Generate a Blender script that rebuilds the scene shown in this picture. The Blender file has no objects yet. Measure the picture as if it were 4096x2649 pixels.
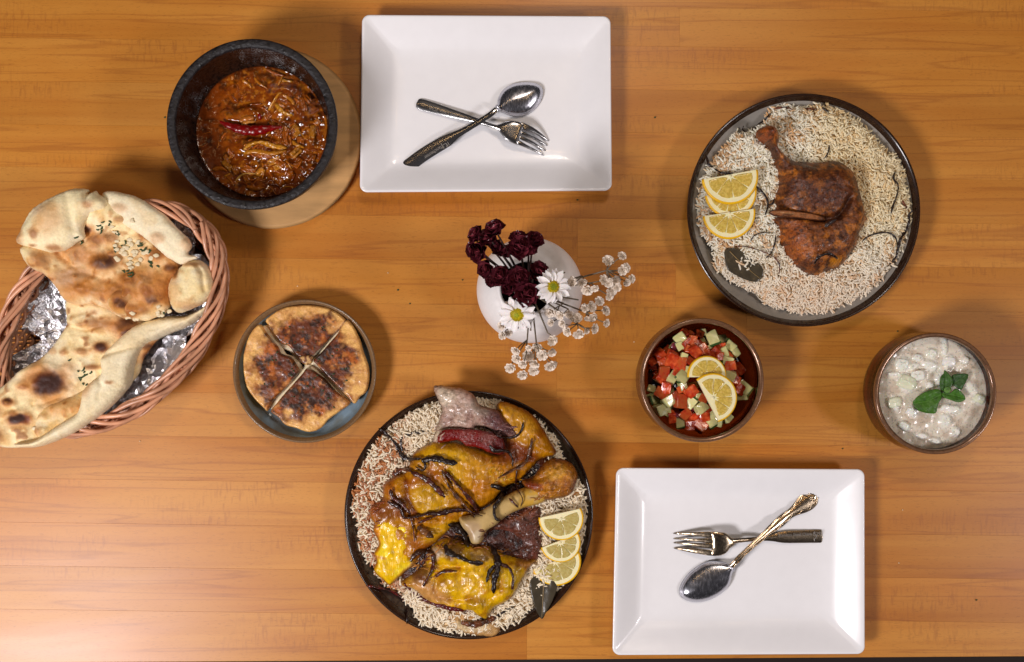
import bpy, math, random
import numpy as np
from mathutils import Vector, Matrix, Euler
from mathutils.geometry import delaunay_2d_cdt
from mathutils.bvhtree import BVHTree

random.seed(7)
rng = np.random.default_rng(7)
scene = bpy.context.scene
COL = scene.collection

# ------------------------------------------------------------------ camera, world, lights, exposure
S, D = 0.00032, 1.35            # metres per photo pixel on the table, height of the camera over it
cam = bpy.data.objects.new('camera', bpy.data.cameras.new('camera'))
COL.objects.link(cam)
cam.location = (0, 0, D)
cam.data.sensor_width = 36
cam.data.lens = 36 * D / (4096 * S)
cam.data.clip_start, cam.data.clip_end = 0.05, 50
scene.camera = cam

world = bpy.data.worlds.new('World')
scene.world = world
world.use_nodes = True
world.node_tree.nodes['Background'].inputs[0].default_value = (0.78, 0.72, 0.78, 1)
world.node_tree.nodes['Background'].inputs[1].default_value = 0.035

def area(name, loc, target, sx, sy, power, col):
    l = bpy.data.lights.new(name, 'AREA')
    l.shape, l.size, l.size_y, l.energy, l.color = 'RECTANGLE', sx, sy, power, col
    o = bpy.data.objects.new(name, l)
    COL.objects.link(o)
    o.location = loc
    o.rotation_euler = (Vector(target) - Vector(loc)).to_track_quat('-Z', 'Y').to_euler()
    return o
area('window_light', (-1.36, -1.00, 1.75), (-0.25, -0.1, 0), 0.50, 0.50, 44, (1.0, 0.95, 0.965))
area('side_light', (2.05, -0.62, 1.95), (0.3, 0.0, 0), 0.36, 0.36, 18, (1.0, 0.93, 0.94))
area('ceiling_light', (0.25, 1.15, 2.0), (0.1, 0.1, 0), 0.30, 0.30, 8, (1.0, 0.86, 0.74))
for bx, by, bz in [(-0.9, 0.75, 2.5), (-0.45, 1.1, 2.5), (0.1, 1.0, 2.55), (0.55, 0.8, 2.5), (0.95, 0.45, 2.5),
                   (0.9, 1.25, 2.6), (1.3, 0.9, 2.6), (0.4, 1.45, 2.6)]:
    l = bpy.data.lights.new('bulb_light', 'POINT')
    l.energy, l.color, l.shadow_soft_size = 1.5, (1.0, 0.62, 0.28), 0.045
    o = bpy.data.objects.new('bulb_light', l)
    COL.objects.link(o)
    o.location = (bx, by, bz)

scene.view_settings.view_transform = 'Standard'
scene.view_settings.look = 'None'
scene.view_settings.exposure = 0.0
scene.view_settings.gamma = 1.0
scene.cycles.use_denoising = True
scene.cycles.max_bounces = 10
scene.cycles.transmission_bounces = 8
scene.cycles.caustics_reflective = False
scene.cycles.caustics_refractive = False
scene.cycles.sample_clamp_indirect = 6.0

# ------------------------------------------------------------------ coordinates
def W(x, y, z=0.0):
    f = S * (1 - z / D)
    return ((x - 2048) * f, -(y - 1324.5) * f, z)
class Crop:
    def __init__(s, x0, y0, k): s.x0, s.y0, s.k = x0, y0, k
    def __call__(s, pts): return [(s.x0 + p[0] / s.k, s.y0 + p[1] / s.k) for p in pts]
    def p(s, x, y): return (s.x0 + x / s.k, s.y0 + y / s.k)
NA = Crop(0, 700, 1.3389); ST = Crop(600, 100, 1.8122); PL = Crop(1400, 30, 1.9255); CH = Crop(2700, 330, 1.5098)
LA = Crop(1300, 1500, 1.4); BR = Crop(880, 1150, 2.2985); FL = Crop(1800, 850, 2.2); SA = Crop(2500, 1230, 2.7017)
YO = Crop(3400, 1280, 2.6554); P2 = Crop(2400, 1820, 1.858); FK = Crop(2690, 1930, 3.0194)

# ------------------------------------------------------------------ numeric helpers
def lin(c):
    c = np.asarray(c, float) / 255.0
    return np.where(c <= 0.04045, c / 12.92, ((c + 0.055) / 1.055) ** 2.4)
def L4(c): return tuple(float(v) for v in lin(c)) + (1.0,)
def _h(ix, iy, s):
    n = (ix.astype(np.int64) * 374761393 + iy.astype(np.int64) * 668265263 + int(s) * 1442695041) & 0xffffffff
    n = ((n ^ (n >> 13)) * 1274126177) & 0xffffffff
    return ((n ^ (n >> 16)) & 0xffff) / 65535.0
def vn(x, y, s=0):
    x = np.asarray(x, float); y = np.asarray(y, float)
    ix, iy = np.floor(x), np.floor(y); fx, fy = x - ix, y - iy
    fx = fx * fx * (3 - 2 * fx); fy = fy * fy * (3 - 2 * fy)
    a, b, c, d = _h(ix, iy, s), _h(ix + 1, iy, s), _h(ix, iy + 1, s), _h(ix + 1, iy + 1, s)
    return (a * (1 - fx) + b * fx) * (1 - fy) + (c * (1 - fx) + d * fx) * fy
def fbm(x, y, sc, s=0, o=4):
    v, a, t = 0, 1.0, 0
    for i in range(o):
        v = v + a * vn(x / sc * 2 ** i + 13.7 * i, y / sc * 2 ** i - 7.1 * i, s + i); t += a; a *= 0.5
    return v / t
def sstep(a, b, x):
    t = np.clip((x - a) / (b - a), 0, 1); return t * t * (3 - 2 * t)
def mix(C, col, w):
    w = np.asarray(w)[:, None] if np.ndim(w) else w
    return C * (1 - w) + (lin(col) if not isinstance(col, np.ndarray) else col) * w
def sw(x, y, cx, cy, rx, ry, ang=0, seed=0, soft=0.35, wob=0.5, wsc=None):
    dx, dy = x - cx, y - cy; a = math.radians(ang)
    u = dx * math.cos(a) + dy * math.sin(a); v = -dx * math.sin(a) + dy * math.cos(a)
    d = np.sqrt((u / rx) ** 2 + (v / ry) ** 2) + wob * (fbm(x, y, wsc or max(rx, ry) * .8, seed + 5, 3) - .5) * 2
    return 1 - sstep(1 - soft, 1 + soft, d)
def flat(n, c): return np.tile(lin(c), (n, 1))

def cat(pts, step=None, closed=True, n=None):
    P = np.array(pts, float); N = len(P); out = []
    rngi = range(N) if closed else range(N - 1)
    for i in rngi:
        if closed: p0, p1, p2, p3 = P[i - 1], P[i], P[(i + 1) % N], P[(i + 2) % N]
        else: p0, p1, p2, p3 = P[max(i - 1, 0)], P[i], P[i + 1], P[min(i + 2, N - 1)]
        m = n or max(1, int(round(np.linalg.norm(p2[:2] - p1[:2]) / step)))
        for k in range(m):
            t = k / m
            out.append(0.5 * ((2 * p1) + (-p0 + p2) * t + (2 * p0 - 5 * p1 + 4 * p2 - p3) * t * t + (-p0 + 3 * p1 - 3 * p2 + p3) * t ** 3))
    if not closed: out.append(P[-1])
    return np.array(out)

def dist_poly(X, Y, P, closed=True):
    A = P; B = np.roll(P, -1, 0)
    if not closed: A, B = P[:-1], P[1:]
    best = np.full(len(X), 1e18)
    for a, b in zip(A, B):
        ab = b - a; L = ab @ ab + 1e-12
        t = np.clip(((X - a[0]) * ab[0] + (Y - a[1]) * ab[1]) / L, 0, 1)
        best = np.minimum(best, (X - a[0] - t * ab[0]) ** 2 + (Y - a[1] - t * ab[1]) ** 2)
    return np.sqrt(best)
def inside(X, Y, P):
    c = np.zeros(len(X), bool); n = len(P); j = n - 1
    for i in range(n):
        xi, yi, xj, yj = P[i][0], P[i][1], P[j][0], P[j][1]
        if yi != yj:
            c ^= ((yi > Y) != (yj > Y)) & (X < (xj - xi) * (Y - yi) / (yj - yi) + xi)
        j = i
    return c

# ------------------------------------------------------------------ objects
ORG = {}
def tag(o, label=None, category=None, group=None, kind=None):
    if label: o['label'] = label
    if category: o['category'] = category
    if group: o['group'] = group
    if kind: o['kind'] = kind
    return o
def thing(name, label, category, loc, group=None):
    o = bpy.data.objects.new(name, None)
    COL.objects.link(o); o.location = loc; o.empty_display_size = 0.02
    ORG[o.name] = np.array(loc, float)
    return tag(o, label, category, group)
def raw_mesh(name, V, F, mat, col=None, smooth=True):
    me = bpy.data.meshes.new(name)
    V = np.asarray(V, np.float32)
    if isinstance(F, np.ndarray):
        m, k = F.shape
        me.vertices.add(len(V)); me.vertices.foreach_set('co', V.ravel())
        me.loops.add(m * k); me.loops.foreach_set('vertex_index', F.astype(np.int32).ravel())
        me.polygons.add(m); me.polygons.foreach_set('loop_start', np.arange(0, m * k, k, dtype=np.int32))
        me.update(calc_edges=True)
    else:
        me.from_pydata(V.tolist(), [], F)
    me.polygons.foreach_set('use_smooth', [smooth] * len(me.polygons))
    if col is not None:
        a = me.color_attributes.new('Col', 'FLOAT_COLOR', 'POINT')
        c4 = np.ones((len(V), 4), np.float32); c4[:, :3] = col
        a.data.foreach_set('color', c4.ravel())
    if mat: me.materials.append(mat)
    me.validate(); me.update()
    return me
def mobj(name, V, F, mat, parent=None, col=None, smooth=True):
    V = np.asarray(V, float)
    if parent is not None: org = ORG[parent.name]
    else: org = np.array([(V[:, 0].min() + V[:, 0].max()) / 2, (V[:, 1].min() + V[:, 1].max()) / 2, V[:, 2].min()])
    me = raw_mesh(name, V - org, F, mat, col, smooth)
    o = bpy.data.objects.new(name, me); COL.objects.link(o)
    if parent is not None: o.parent = parent
    else: o.location = org
    ORG[o.name] = org
    return o
def join(parts):
    V, F, C, n = [], [], [], 0
    for p in parts:
        V.append(p[0]); F += [tuple(int(i) + n for i in f) for f in p[1]]
        if len(p) > 2 and p[2] is not None: C.append(p[2])
        n += len(p[0])
    return np.vstack(V), F, (np.vstack(C) if C else None)

# surface lookup, for laying things onto others
class Ground:
    def __init__(s): s.V, s.F = [], []; s.t = None
    def add(s, V, F):
        n = len(s.V); s.V += [tuple(v) for v in np.asarray(V)]; s.F += [tuple(int(i) + n for i in f) for f in F]; s.t = None
    def z(s, x, y, dflt=0.0):
        if s.t is None: s.t = BVHTree.FromPolygons(s.V, s.F)
        h = s.t.ray_cast(Vector((x, y, 0.5)), Vector((0, 0, -1)))
        return h[0].z if h[0] is not None else dflt
    def zp(s, px, py, dflt=0.0):
        z = dflt
        for _ in range(3):
            w = W(px, py, z); z = s.z(w[0], w[1], dflt)
        return z

def lathe(profile, cx, cy, seg=96, off=None):
    V, F = [], []
    n = len(profile)
    for i, (r, z) in enumerate(profile):
        ox, oy = off(z) if off else (0, 0)
        for k in range(seg):
            a = 2 * math.pi * k / seg
            V.append((cx + ox + r * math.cos(a), cy + oy + r * math.sin(a), z))
    for i in range(n - 1):
        for k in range(seg):
            k2 = (k + 1) % seg
            F.append((i * seg + k, i * seg + k2, (i + 1) * seg + k2, (i + 1) * seg + k))
    return np.array(V), F
def prof(pts, n=5):
    P = cat([(a * 1000, b * 1000) for a, b in pts], closed=False, n=n) / 1000
    P[:, 0] = np.maximum(P[:, 0], 1e-5)
    return [tuple(p) for p in P]

def patch(outline, res=6, z=0.01, H=0.005, R=30, Hb=None, base=None, hf=None, na=0.0, nsc=30, colf=None, seed=0,
          jag=0, smooth=3, pw=0.5, sharp=False, botf=None, jit=.18):
    """closed body of an outline given in photo pixels: domed top, flat-ish underside"""
    P = np.array(outline, float) if sharp else cat(outline, step=max(res, 5))
    if sharp:
        Q = []
        for a, b in zip(P, np.roll(P, -1, 0)):
            m = max(1, int(np.linalg.norm(b - a) / res))
            Q += [a + (b - a) * k / m for k in range(m)]
        P = np.array(Q)
    if jag:
        ang = np.arange(len(P))
        P = P + np.stack([fbm(P[:, 0], P[:, 1], 14, seed + 3, 2) - .5, fbm(P[:, 0], P[:, 1], 14, seed + 9, 2) - .5], 1) * jag * 2
    x0, y0 = P.min(0); x1, y1 = P.max(0)
    gx, gy = np.meshgrid(np.arange(x0, x1, res), np.arange(y0, y1, res * .87))
    gx = gx + (np.arange(gx.shape[0])[:, None] % 2) * res * .5
    X, Y = gx.ravel(), gy.ravel()
    X = X + rng.uniform(-jit, jit, len(X)) * res; Y = Y + rng.uniform(-jit, jit, len(Y)) * res
    m = inside(X, Y, P); X, Y = X[m], Y[m]
    d = dist_poly(X, Y, P); m = d > res * .45; X, Y, d = X[m], Y[m], d[m]
    pts = [Vector((a, b)) for a, b in P] + [Vector((a, b)) for a, b in zip(X, Y)]
    nb = len(P)
    r = delaunay_2d_cdt(pts, [], [list(range(nb))], 1, 1e-4)
    V2 = np.array([(v.x, v.y) for v in r[0]]); F = [tuple(f) for f in r[2]]
    dd = dist_poly(V2[:, 0], V2[:, 1], P)
    bd = dd < 1e-2
    t = np.clip(dd / R, 0, 1)
    X, Y = V2[:, 0], V2[:, 1]
    hh = H * (1 - (1 - t) ** 2) ** pw
    if hf is not None: hh = hh + hf(X, Y, t)
    if na: hh = hh + na * (fbm(X, Y, nsc, seed, 4) - .5) * 2 * np.minimum(t * 2, 1)
    if smooth:
        E = np.array([(f[i], f[(i + 1) % len(f)]) for f in F for i in range(len(f))])
        deg = np.bincount(E[:, 0], minlength=len(V2)) + np.bincount(E[:, 1], minlength=len(V2)) + 1e-9
        for _ in range(smooth):
            s_ = np.bincount(E[:, 0], hh[E[:, 1]], len(V2)) + np.bincount(E[:, 1], hh[E[:, 0]], len(V2))
            hh = np.where(bd, hh, .5 * hh + .5 * s_ / deg)
    b = base(X, Y) if base is not None else np.full(len(X), z)
    f = S * (1 - z / D)
    top = np.stack([(X - 2048) * f, -(Y - 1324.5) * f, b + hh], 1)
    Hb = H * .5 if Hb is None else Hb
    bot = top.copy(); bot[:, 2] = b + np.where(bd, hh, 0) - Hb * (1 - (1 - t) ** 2) ** .5
    # orient faces up
    A = top[[q[0] for q in F]]; B = top[[q[1] for q in F]]; Cc = top[[q[2] for q in F]]
    up = np.cross(B - A, Cc - A)[:, 2] > 0
    FT = [q if u else q[::-1] for q, u in zip(F, up)]
    idx = np.where(bd, np.arange(len(X)), np.cumsum(~bd) - 1 + len(X))
    V = np.vstack([top, bot[~bd]])
    FB = [tuple(int(idx[i]) for i in q[::-1]) for q in FT]
    C = None
    if colf is not None:
        c = colf(X, Y, t, hh)
        C = np.vstack([c, c[~bd]])
    return V, FT + FB, C

def tube(path, rad, sides=8, flatn=1.0, twist=0.0, cap=True):
    """path: (n,3) world points, rad scalar or list; flatn squashes the section's height"""
    P = np.array(path, float); n = len(P)
    rad = np.full(n, rad) if np.isscalar(rad) else np.array(rad, float)
    T = np.gradient(P, axis=0); T /= np.linalg.norm(T, axis=1)[:, None] + 1e-12
    V = []
    up = np.array([0, 0, 1.0])
    last = None
    for i in range(n):
        s = np.cross(T[i], up)
        if np.linalg.norm(s) < .15: s = last if last is not None else np.cross(T[i], [0, 1, 0])
        s = s / np.linalg.norm(s); last = s
        u = np.cross(s, T[i])
        for k in range(sides):
            a = 2 * math.pi * k / sides
            ca, sa = math.cos(a), math.sin(a) * flatn
            tw = twist * i
            V.append(P[i] + rad[i] * ((ca * math.cos(tw) - sa * math.sin(tw)) * s + (ca * math.sin(tw) + sa * math.cos(tw)) * u))
    F = []
    for i in range(n - 1):
        for k in range(sides):
            k2 = (k + 1) % sides
            F.append((i * sides + k, i * sides + k2, (i + 1) * sides + k2, (i + 1) * sides + k))
    if cap:
        F.append(tuple(range(sides))[::-1]); F.append(tuple((n - 1) * sides + k for k in range(sides)))
    return np.array(V), F

# ------------------------------------------------------------------ materials
def newmat(name):
    m = bpy.data.materials.new(name); m.use_nodes = True
    nt = m.node_tree; return m, nt, nt.nodes, nt.links, nt.nodes['Principled BSDF']
def mat(name, color=None, rough=0.5, metal=0.0, attr=False, nscale=300, namt=0.15, bscale=None, bump=0.0, bdist=0.001,
        sss=0.0, sssr=(0.004, 0.002, 0.001), coat=0.0, trans=0.0, ior=1.45, rvar=0.0, spec=0.5, stretch=None, col2=None, orand=0):
    m, nt, N, Lk, B = newmat(name)
    tc = N.new('ShaderNodeTexCoord')
    src = tc.outputs['Object']
    if stretch:
        mp = N.new('ShaderNodeMapping'); mp.inputs['Scale'].default_value = stretch
        Lk.new(src, mp.inputs[0]); src = mp.outputs[0]
    nz = N.new('ShaderNodeTexNoise'); nz.inputs['Scale'].default_value = nscale; nz.inputs['Detail'].default_value = 5
    Lk.new(src, nz.inputs['Vector'])
    if attr:
        at = N.new('ShaderNodeAttribute'); at.attribute_name = 'Col'; base = at.outputs['Color']
    else:
        rg = N.new('ShaderNodeRGB'); rg.outputs[0].default_value = L4(color); base = rg.outputs[0]
    if col2 is not None:
        cr = N.new('ShaderNodeValToRGB'); cr.color_ramp.elements[0].position = .4; cr.color_ramp.elements[1].position = .62
        Lk.new(nz.outputs[0], cr.inputs[0])
        mx = N.new('ShaderNodeMix'); mx.data_type = 'RGBA'; mx.inputs[7].default_value = L4(col2)
        Lk.new(cr.outputs[0], mx.inputs[0]); Lk.new(base, mx.inputs[6]); base = mx.outputs[2]
    mr = N.new('ShaderNodeMapRange'); mr.inputs[1].default_value = .3; mr.inputs[2].default_value = .7
    mr.inputs[3].default_value = 1 - namt; mr.inputs[4].default_value = 1 + namt
    Lk.new(nz.outputs[0], mr.inputs[0])
    ml = N.new('ShaderNodeVectorMath'); ml.operation = 'SCALE'
    if orand:
        oi = N.new('ShaderNodeObjectInfo'); m3 = N.new('ShaderNodeMapRange'); m3.inputs[3].default_value = 1 - orand; m3.inputs[4].default_value = 1 + orand * .6
        Lk.new(oi.outputs['Random'], m3.inputs[0]); m4 = N.new('ShaderNodeMath'); m4.operation = 'MULTIPLY'
        Lk.new(m3.outputs[0], m4.inputs[0]); Lk.new(mr.outputs[0], m4.inputs[1]); Lk.new(m4.outputs[0], ml.inputs['Scale'])
    else: Lk.new(mr.outputs[0], ml.inputs['Scale'])
    Lk.new(base, ml.inputs[0])
    Lk.new(ml.outputs[0], B.inputs['Base Color'])
    B.inputs['Roughness'].default_value = rough; B.inputs['Metallic'].default_value = metal
    B.inputs['Specular IOR Level'].default_value = spec
    if rvar:
        r2 = N.new('ShaderNodeMapRange'); r2.inputs[1].default_value = .3; r2.inputs[2].default_value = .7
        r2.inputs[3].default_value = max(rough - rvar, 0.02); r2.inputs[4].default_value = rough + rvar
        Lk.new(nz.outputs[0], r2.inputs[0]); Lk.new(r2.outputs[0], B.inputs['Roughness'])
    if sss:
        B.inputs['Subsurface Weight'].default_value = sss; B.inputs['Subsurface Radius'].default_value = sssr
        B.inputs['Subsurface Scale'].default_value = 1.0
    B.inputs['Coat Weight'].default_value = coat; B.inputs['Coat Roughness'].default_value = 0.08
    B.inputs['Transmission Weight'].default_value = trans; B.inputs['IOR'].default_value = ior
    if bump:
        n2 = N.new('ShaderNodeTexNoise'); n2.inputs['Scale'].default_value = bscale or nscale; n2.inputs['Detail'].default_value = 6
        Lk.new(src, n2.inputs['Vector'])
        bp = N.new('ShaderNodeBump'); bp.inputs['Strength'].default_value = bump; bp.inputs['Distance'].default_value = bdist
        Lk.new(n2.outputs[0], bp.inputs['Height']); Lk.new(bp.outputs[0], B.inputs['Normal'])
    return m

def wood_mat():
    m, nt, N, Lk, B = newmat('beech_wood')
    tc = N.new('ShaderNodeTexCoord'); oi = N.new('ShaderNodeObjectInfo')
    sc = N.new('ShaderNodeMath'); sc.operation = 'MULTIPLY'; sc.inputs[1].default_value = 37.0
    Lk.new(oi.outputs['Random'], sc.inputs[0])
    cx = N.new('ShaderNodeCombineXYZ'); Lk.new(sc.outputs[0], cx.inputs[0]); Lk.new(sc.outputs[0], cx.inputs[2])
    ad = N.new('ShaderNodeVectorMath'); ad.operation = 'ADD'
    Lk.new(tc.outputs['Object'], ad.inputs[0]); Lk.new(cx.outputs[0], ad.inputs[1])
    def noise(scale, detail=4, dist=0.0, rough=.55):
        mp = N.new('ShaderNodeMapping'); mp.inputs['Scale'].default_value = scale
        Lk.new(ad.outputs[0], mp.inputs[0])
        n = N.new('ShaderNodeTexNoise'); n.inputs['Scale'].default_value = 1; n.inputs['Detail'].default_value = detail
        n.inputs['Distortion'].default_value = dist; n.inputs['Roughness'].default_value = rough
        Lk.new(mp.outputs[0], n.inputs['Vector']); return n.outputs[0]
    def ramp(inp, p0, p1, c0=(0, 0, 0, 1), c1=(1, 1, 1, 1)):
        r = N.new('ShaderNodeValToRGB'); r.color_ramp.elements[0].position = p0; r.color_ramp.elements[1].position = p1
        r.color_ramp.elements[0].color = c0; r.color_ramp.elements[1].color = c1
        Lk.new(inp, r.inputs[0]); return r.outputs[0]
    def mixc(f, a, b, mode='MIX', fac=None):
        x = N.new('ShaderNodeMix'); x.data_type = 'RGBA'; x.blend_type = mode
        if fac is not None:
            q = N.new('ShaderNodeMath'); q.operation = 'MULTIPLY'; q.inputs[1].default_value = fac; Lk.new(f, q.inputs[0]); f = q.outputs[0]
        Lk.new(f, x.inputs[0])
        for v, i in ((a, 6), (b, 7)):
            if isinstance(v, tuple): x.inputs[i].default_value = v
            else: Lk.new(v, x.inputs[i])
        return x.outputs[2]
    broad = ramp(noise((2.2, 11, 1), 3, 0.6), .3, .7)
    c = mixc(broad, L4((196, 128, 56)), L4((210, 146, 70)))
    streak = ramp(noise((2.2, 60, 1), 5, 0.4), .42, .72)
    c = mixc(streak, c, L4((172, 98, 38)), fac=.38)
    band = ramp(noise((1.1, 7.5, 1), 2, 0.3), .50, .72)
    c = mixc(band, c, L4((156, 84, 28)), fac=.5)
    red = ramp(noise((5, 7, 1), 2), .52, .8)
    c = mixc(red, c, L4((190, 104, 38)), fac=.3)
    lines = ramp(noise((2.0, 46, 1), 2, 0.25), .50, .53)
    lines2 = ramp(noise((2.0, 46, 1), 2, 0.25), .53, .56)
    sub = N.new('ShaderNodeMath'); sub.operation = 'SUBTRACT'; Lk.new(lines, sub.inputs[0]); Lk.new(lines2, sub.inputs[1])
    c = mixc(sub.outputs[0], c, L4((150, 84, 38)), fac=.38)
    pores = ramp(noise((150, 900, 1), 2, 0.0), .60, .68)
    c = mixc(pores, c, L4((118, 62, 26)), fac=.24)
    dash = ramp(noise((75, 420, 1), 2, .2), .64, .70)
    c = mixc(dash, c, L4((130, 70, 32)), fac=.16)
    fleckm = ramp(noise((5, 16, 1), 1), .52, .64)
    fl = ramp(noise((300, 60, 1), 2), .50, .68)
    mm = N.new('ShaderNodeMath'); mm.operation = 'MULTIPLY'; Lk.new(fleckm, mm.inputs[0]); Lk.new(fl, mm.inputs[1])
    c = mixc(mm.outputs[0], c, L4((160, 96, 48)), fac=.42)
    knot = N.new('ShaderNodeTexVoronoi'); knot.inputs['Scale'].default_value = 9.5
    Lk.new(ad.outputs[0], knot.inputs['Vector'])
    kn = ramp(knot.outputs['Distance'], .012, .02, (1, 1, 1, 1), (0, 0, 0, 1))
    c = mixc(kn, c, L4((70, 34, 16)), fac=.8)
    # board to board tone
    mr = N.new('ShaderNodeMapRange'); mr.inputs[3].default_value = .94; mr.inputs[4].default_value = 1.05
    Lk.new(oi.outputs['Random'], mr.inputs[0])
    sv = N.new('ShaderNodeVectorMath'); sv.operation = 'SCALE'; Lk.new(c, sv.inputs[0]); Lk.new(mr.outputs[0], sv.inputs['Scale'])
    hs = N.new('ShaderNodeHueSaturation'); hs.inputs['Saturation'].default_value = 1.03; hs.inputs['Value'].default_value = 1.0
    Lk.new(sv.outputs[0], hs.inputs['Color'])
    Lk.new(hs.outputs[0], B.inputs['Base Color'])
    rr = N.new('ShaderNodeMapRange'); rr.inputs[3].default_value = .35; rr.inputs[4].default_value = .43
    Lk.new(broad, rr.inputs[0]); Lk.new(rr.outputs[0], B.inputs['Roughness'])
    bp = N.new('ShaderNodeBump'); bp.inputs['Strength'].default_value = .05; bp.inputs['Distance'].default_value = .0002; bp.invert = True
    Lk.new(pores, bp.inputs['Height']); Lk.new(bp.outputs[0], B.inputs['Normal'])
    return m

M = {}
M['wood'] = wood_mat()
M['floor'] = mat('dark_floor', (40, 24, 18), .6, nscale=12)
M['porcelain'] = mat('white_porcelain', (250, 249, 251), .28, nscale=60, namt=.012, coat=.3, spec=.5, bump=.12, bscale=9, bdist=.003)
M['vase'] = mat('matt_white_ceramic', (246, 241, 238), .42, nscale=200, namt=.03, bump=.05, bscale=500)
M['steel'] = mat('polished_steel', (186, 184, 184), .19, 1.0, nscale=60, namt=.02)
M['spoonsteel'] = mat('scratched_steel', (206, 206, 214), .24, 1.0, nscale=500, namt=.04, rvar=.06, stretch=(1, .3, 1), bump=.03, bscale=900, bdist=.0002)
M['steelold'] = mat('worn_tinted_steel', (198, 178, 152), .20, 1.0, nscale=700, namt=.08, rvar=.07, bump=.05, bscale=500)  # worn surface; warm tint paints in golden reflections of ceiling and wood
M['engrave'] = mat('engraving', (150, 146, 142), .5, .7)
M['stone'] = mat('black_stone', (34, 30, 31), .48, nscale=170, namt=.6, rvar=.16, bump=.9, bscale=200, bdist=.0022, col2=(30, 27, 29))
M['stonein'] = mat('seasoned_stone', (18, 15, 14), .30, nscale=260, namt=.4, bump=.6, bscale=420, bdist=.0007, col2=(44, 24, 14), rvar=.1)
M['trivet'] = mat('pale_wood', (206, 158, 100), .6, nscale=14, namt=.16, stretch=(1.2, 7, 1), bump=.2, bscale=180)
M['wicker'] = mat('pink_brown_wicker', (206, 148, 114), .28, orand=.25, nscale=45, namt=.30, bump=.2, bscale=500, bdist=.0003)
M['wicker_dark'] = mat('dark_wicker', (140, 84, 62), .5, nscale=160, namt=.25)
M['foil'] = mat('aluminium_foil', (246, 244, 247), .34, 1.0, nscale=500, namt=.05, bump=.6, bscale=300, bdist=.0025)
M['bread'] = mat('bread_crust', attr=True, rough=.58, nscale=380, namt=.09, bump=.6, bscale=300, bdist=.0009, sss=.05, sssr=(.006, .003, .0015))
M['breadglaze'] = mat('glazed_bread_crust', attr=True, rough=.42, nscale=500, namt=.18, bump=.4, bscale=520, bdist=.0008, coat=.25, rvar=.15)
M['herb'] = mat('dark_green_herb', (50, 72, 34), .5, nscale=500, namt=.3)
M['almond'] = mat('cream_flake', (232, 214, 176), .5, nscale=300, namt=.08)
M['chicken'] = mat('roast_skin', attr=True, coat=.06, rough=.42, nscale=420, namt=.45, bump=.9, bscale=340, bdist=.0014, rvar=.12)
M['lamb'] = mat('glossy_roast_meat', attr=True, rough=.30, nscale=240, namt=.3, bump=.9, bscale=300, bdist=.0018, rvar=.15, coat=.25, sss=.02)
M['lambfat'] = mat('yellow_glazed_fat', attr=True, rough=.30, nscale=220, namt=.16, bump=.6, bscale=420, bdist=.0020, rvar=.1, coat=.2, sss=.04, stretch=(1, .28, 1))
M['bone'] = mat('bone', attr=True, rough=.35, nscale=150, namt=.08, bump=.2, bscale=250)
M['onion'] = mat('fried_onion_skin', attr=True, rough=.28, nscale=500, namt=.35, bump=.8, bscale=500, bdist=.0008, coat=.3)
M['rice'] = mat('cooked_rice', attr=True, rough=.42, nscale=100, namt=.03, sss=.25, sssr=(.003, .0025, .002))
M['ricebed'] = mat('rice_bed', (236, 208, 162), .7, nscale=500, namt=.35, bump=.8, bscale=400, bdist=.002)
M['greyglaze'] = mat('grey_glaze', (150, 146, 140), .22, nscale=50, namt=.05, coat=.25)
M['darkrim'] = mat('dark_rim_glaze', (44, 26, 16), .24, nscale=120, namt=.3, coat=.3)
M['brownplate'] = mat('dark_brown_glaze', (70, 56, 48), .20, nscale=70, namt=.2, coat=.3, col2=(60, 50, 46))
M['brownrim'] = mat('brown_glazed_rim', (92, 62, 40), .28, nscale=350, namt=.35, coat=.2, col2=(60, 40, 28))
M['blueplate'] = mat('speckled_blue_glaze', (118, 126, 126), .24, nscale=45, namt=.12, coat=.3, col2=(128, 150, 166))
M['bluerim'] = mat('speckled_brown_rim', (140, 108, 72), .32, nscale=420, namt=.28, col2=(104, 80, 58), coat=.2)
M['lrind'] = mat('lemon_rind', (246, 190, 10), .38, nscale=500, namt=.08, bump=.3, bscale=700)
M['lpith'] = mat('lemon_pith', (250, 238, 190), .5, nscale=300, namt=.04, sss=.2)
M['lflesh'] = mat('lemon_flesh', (208, 176, 76), .18, nscale=420, namt=.10, bump=.5, bscale=420, bdist=.0006, sss=.35, coat=.3, col2=(222, 194, 100))
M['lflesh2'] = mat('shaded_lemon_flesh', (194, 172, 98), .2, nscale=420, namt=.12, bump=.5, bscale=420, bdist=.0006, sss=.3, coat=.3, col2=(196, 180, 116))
M['tomato'] = mat('tomato_flesh', (190, 52, 20), orand=.45, rough=.22, nscale=140, namt=.30, bump=.5, bscale=330, sss=.15, coat=.3, col2=(206, 92, 46))
M['tomato_or'] = mat('pale_tomato_flesh', (206, 96, 44), orand=.45, rough=.2, nscale=140, namt=.3, bump=.5, bscale=330, sss=.15, coat=.3, col2=(176, 48, 22))
M['cuc'] = mat('cucumber_flesh', (214, 208, 144), .2, orand=.2, nscale=200, namt=.08, sss=.3, coat=.35, bump=.15, bscale=300)
M['cucskin'] = mat('cucumber_skin', (44, 76, 30), .3, nscale=300, namt=.3)
M['redonion'] = mat('red_onion', (120, 44, 58), .2, nscale=200, namt=.15, sss=.2, coat=.4)
M['juice'] = mat('dark_dressing', (60, 22, 8), .06, nscale=60, namt=.3, coat=.4)
M['yog'] = mat('yogurt', attr=True, rough=.22, nscale=200, namt=.03, sss=.25, coat=.3, bump=.12, bscale=160, bdist=.0008)
M['mint'] = mat('mint_leaf', attr=True, rough=.42, nscale=300, namt=.15, bump=.5, bscale=260, bdist=.0005, sss=.05)
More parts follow.
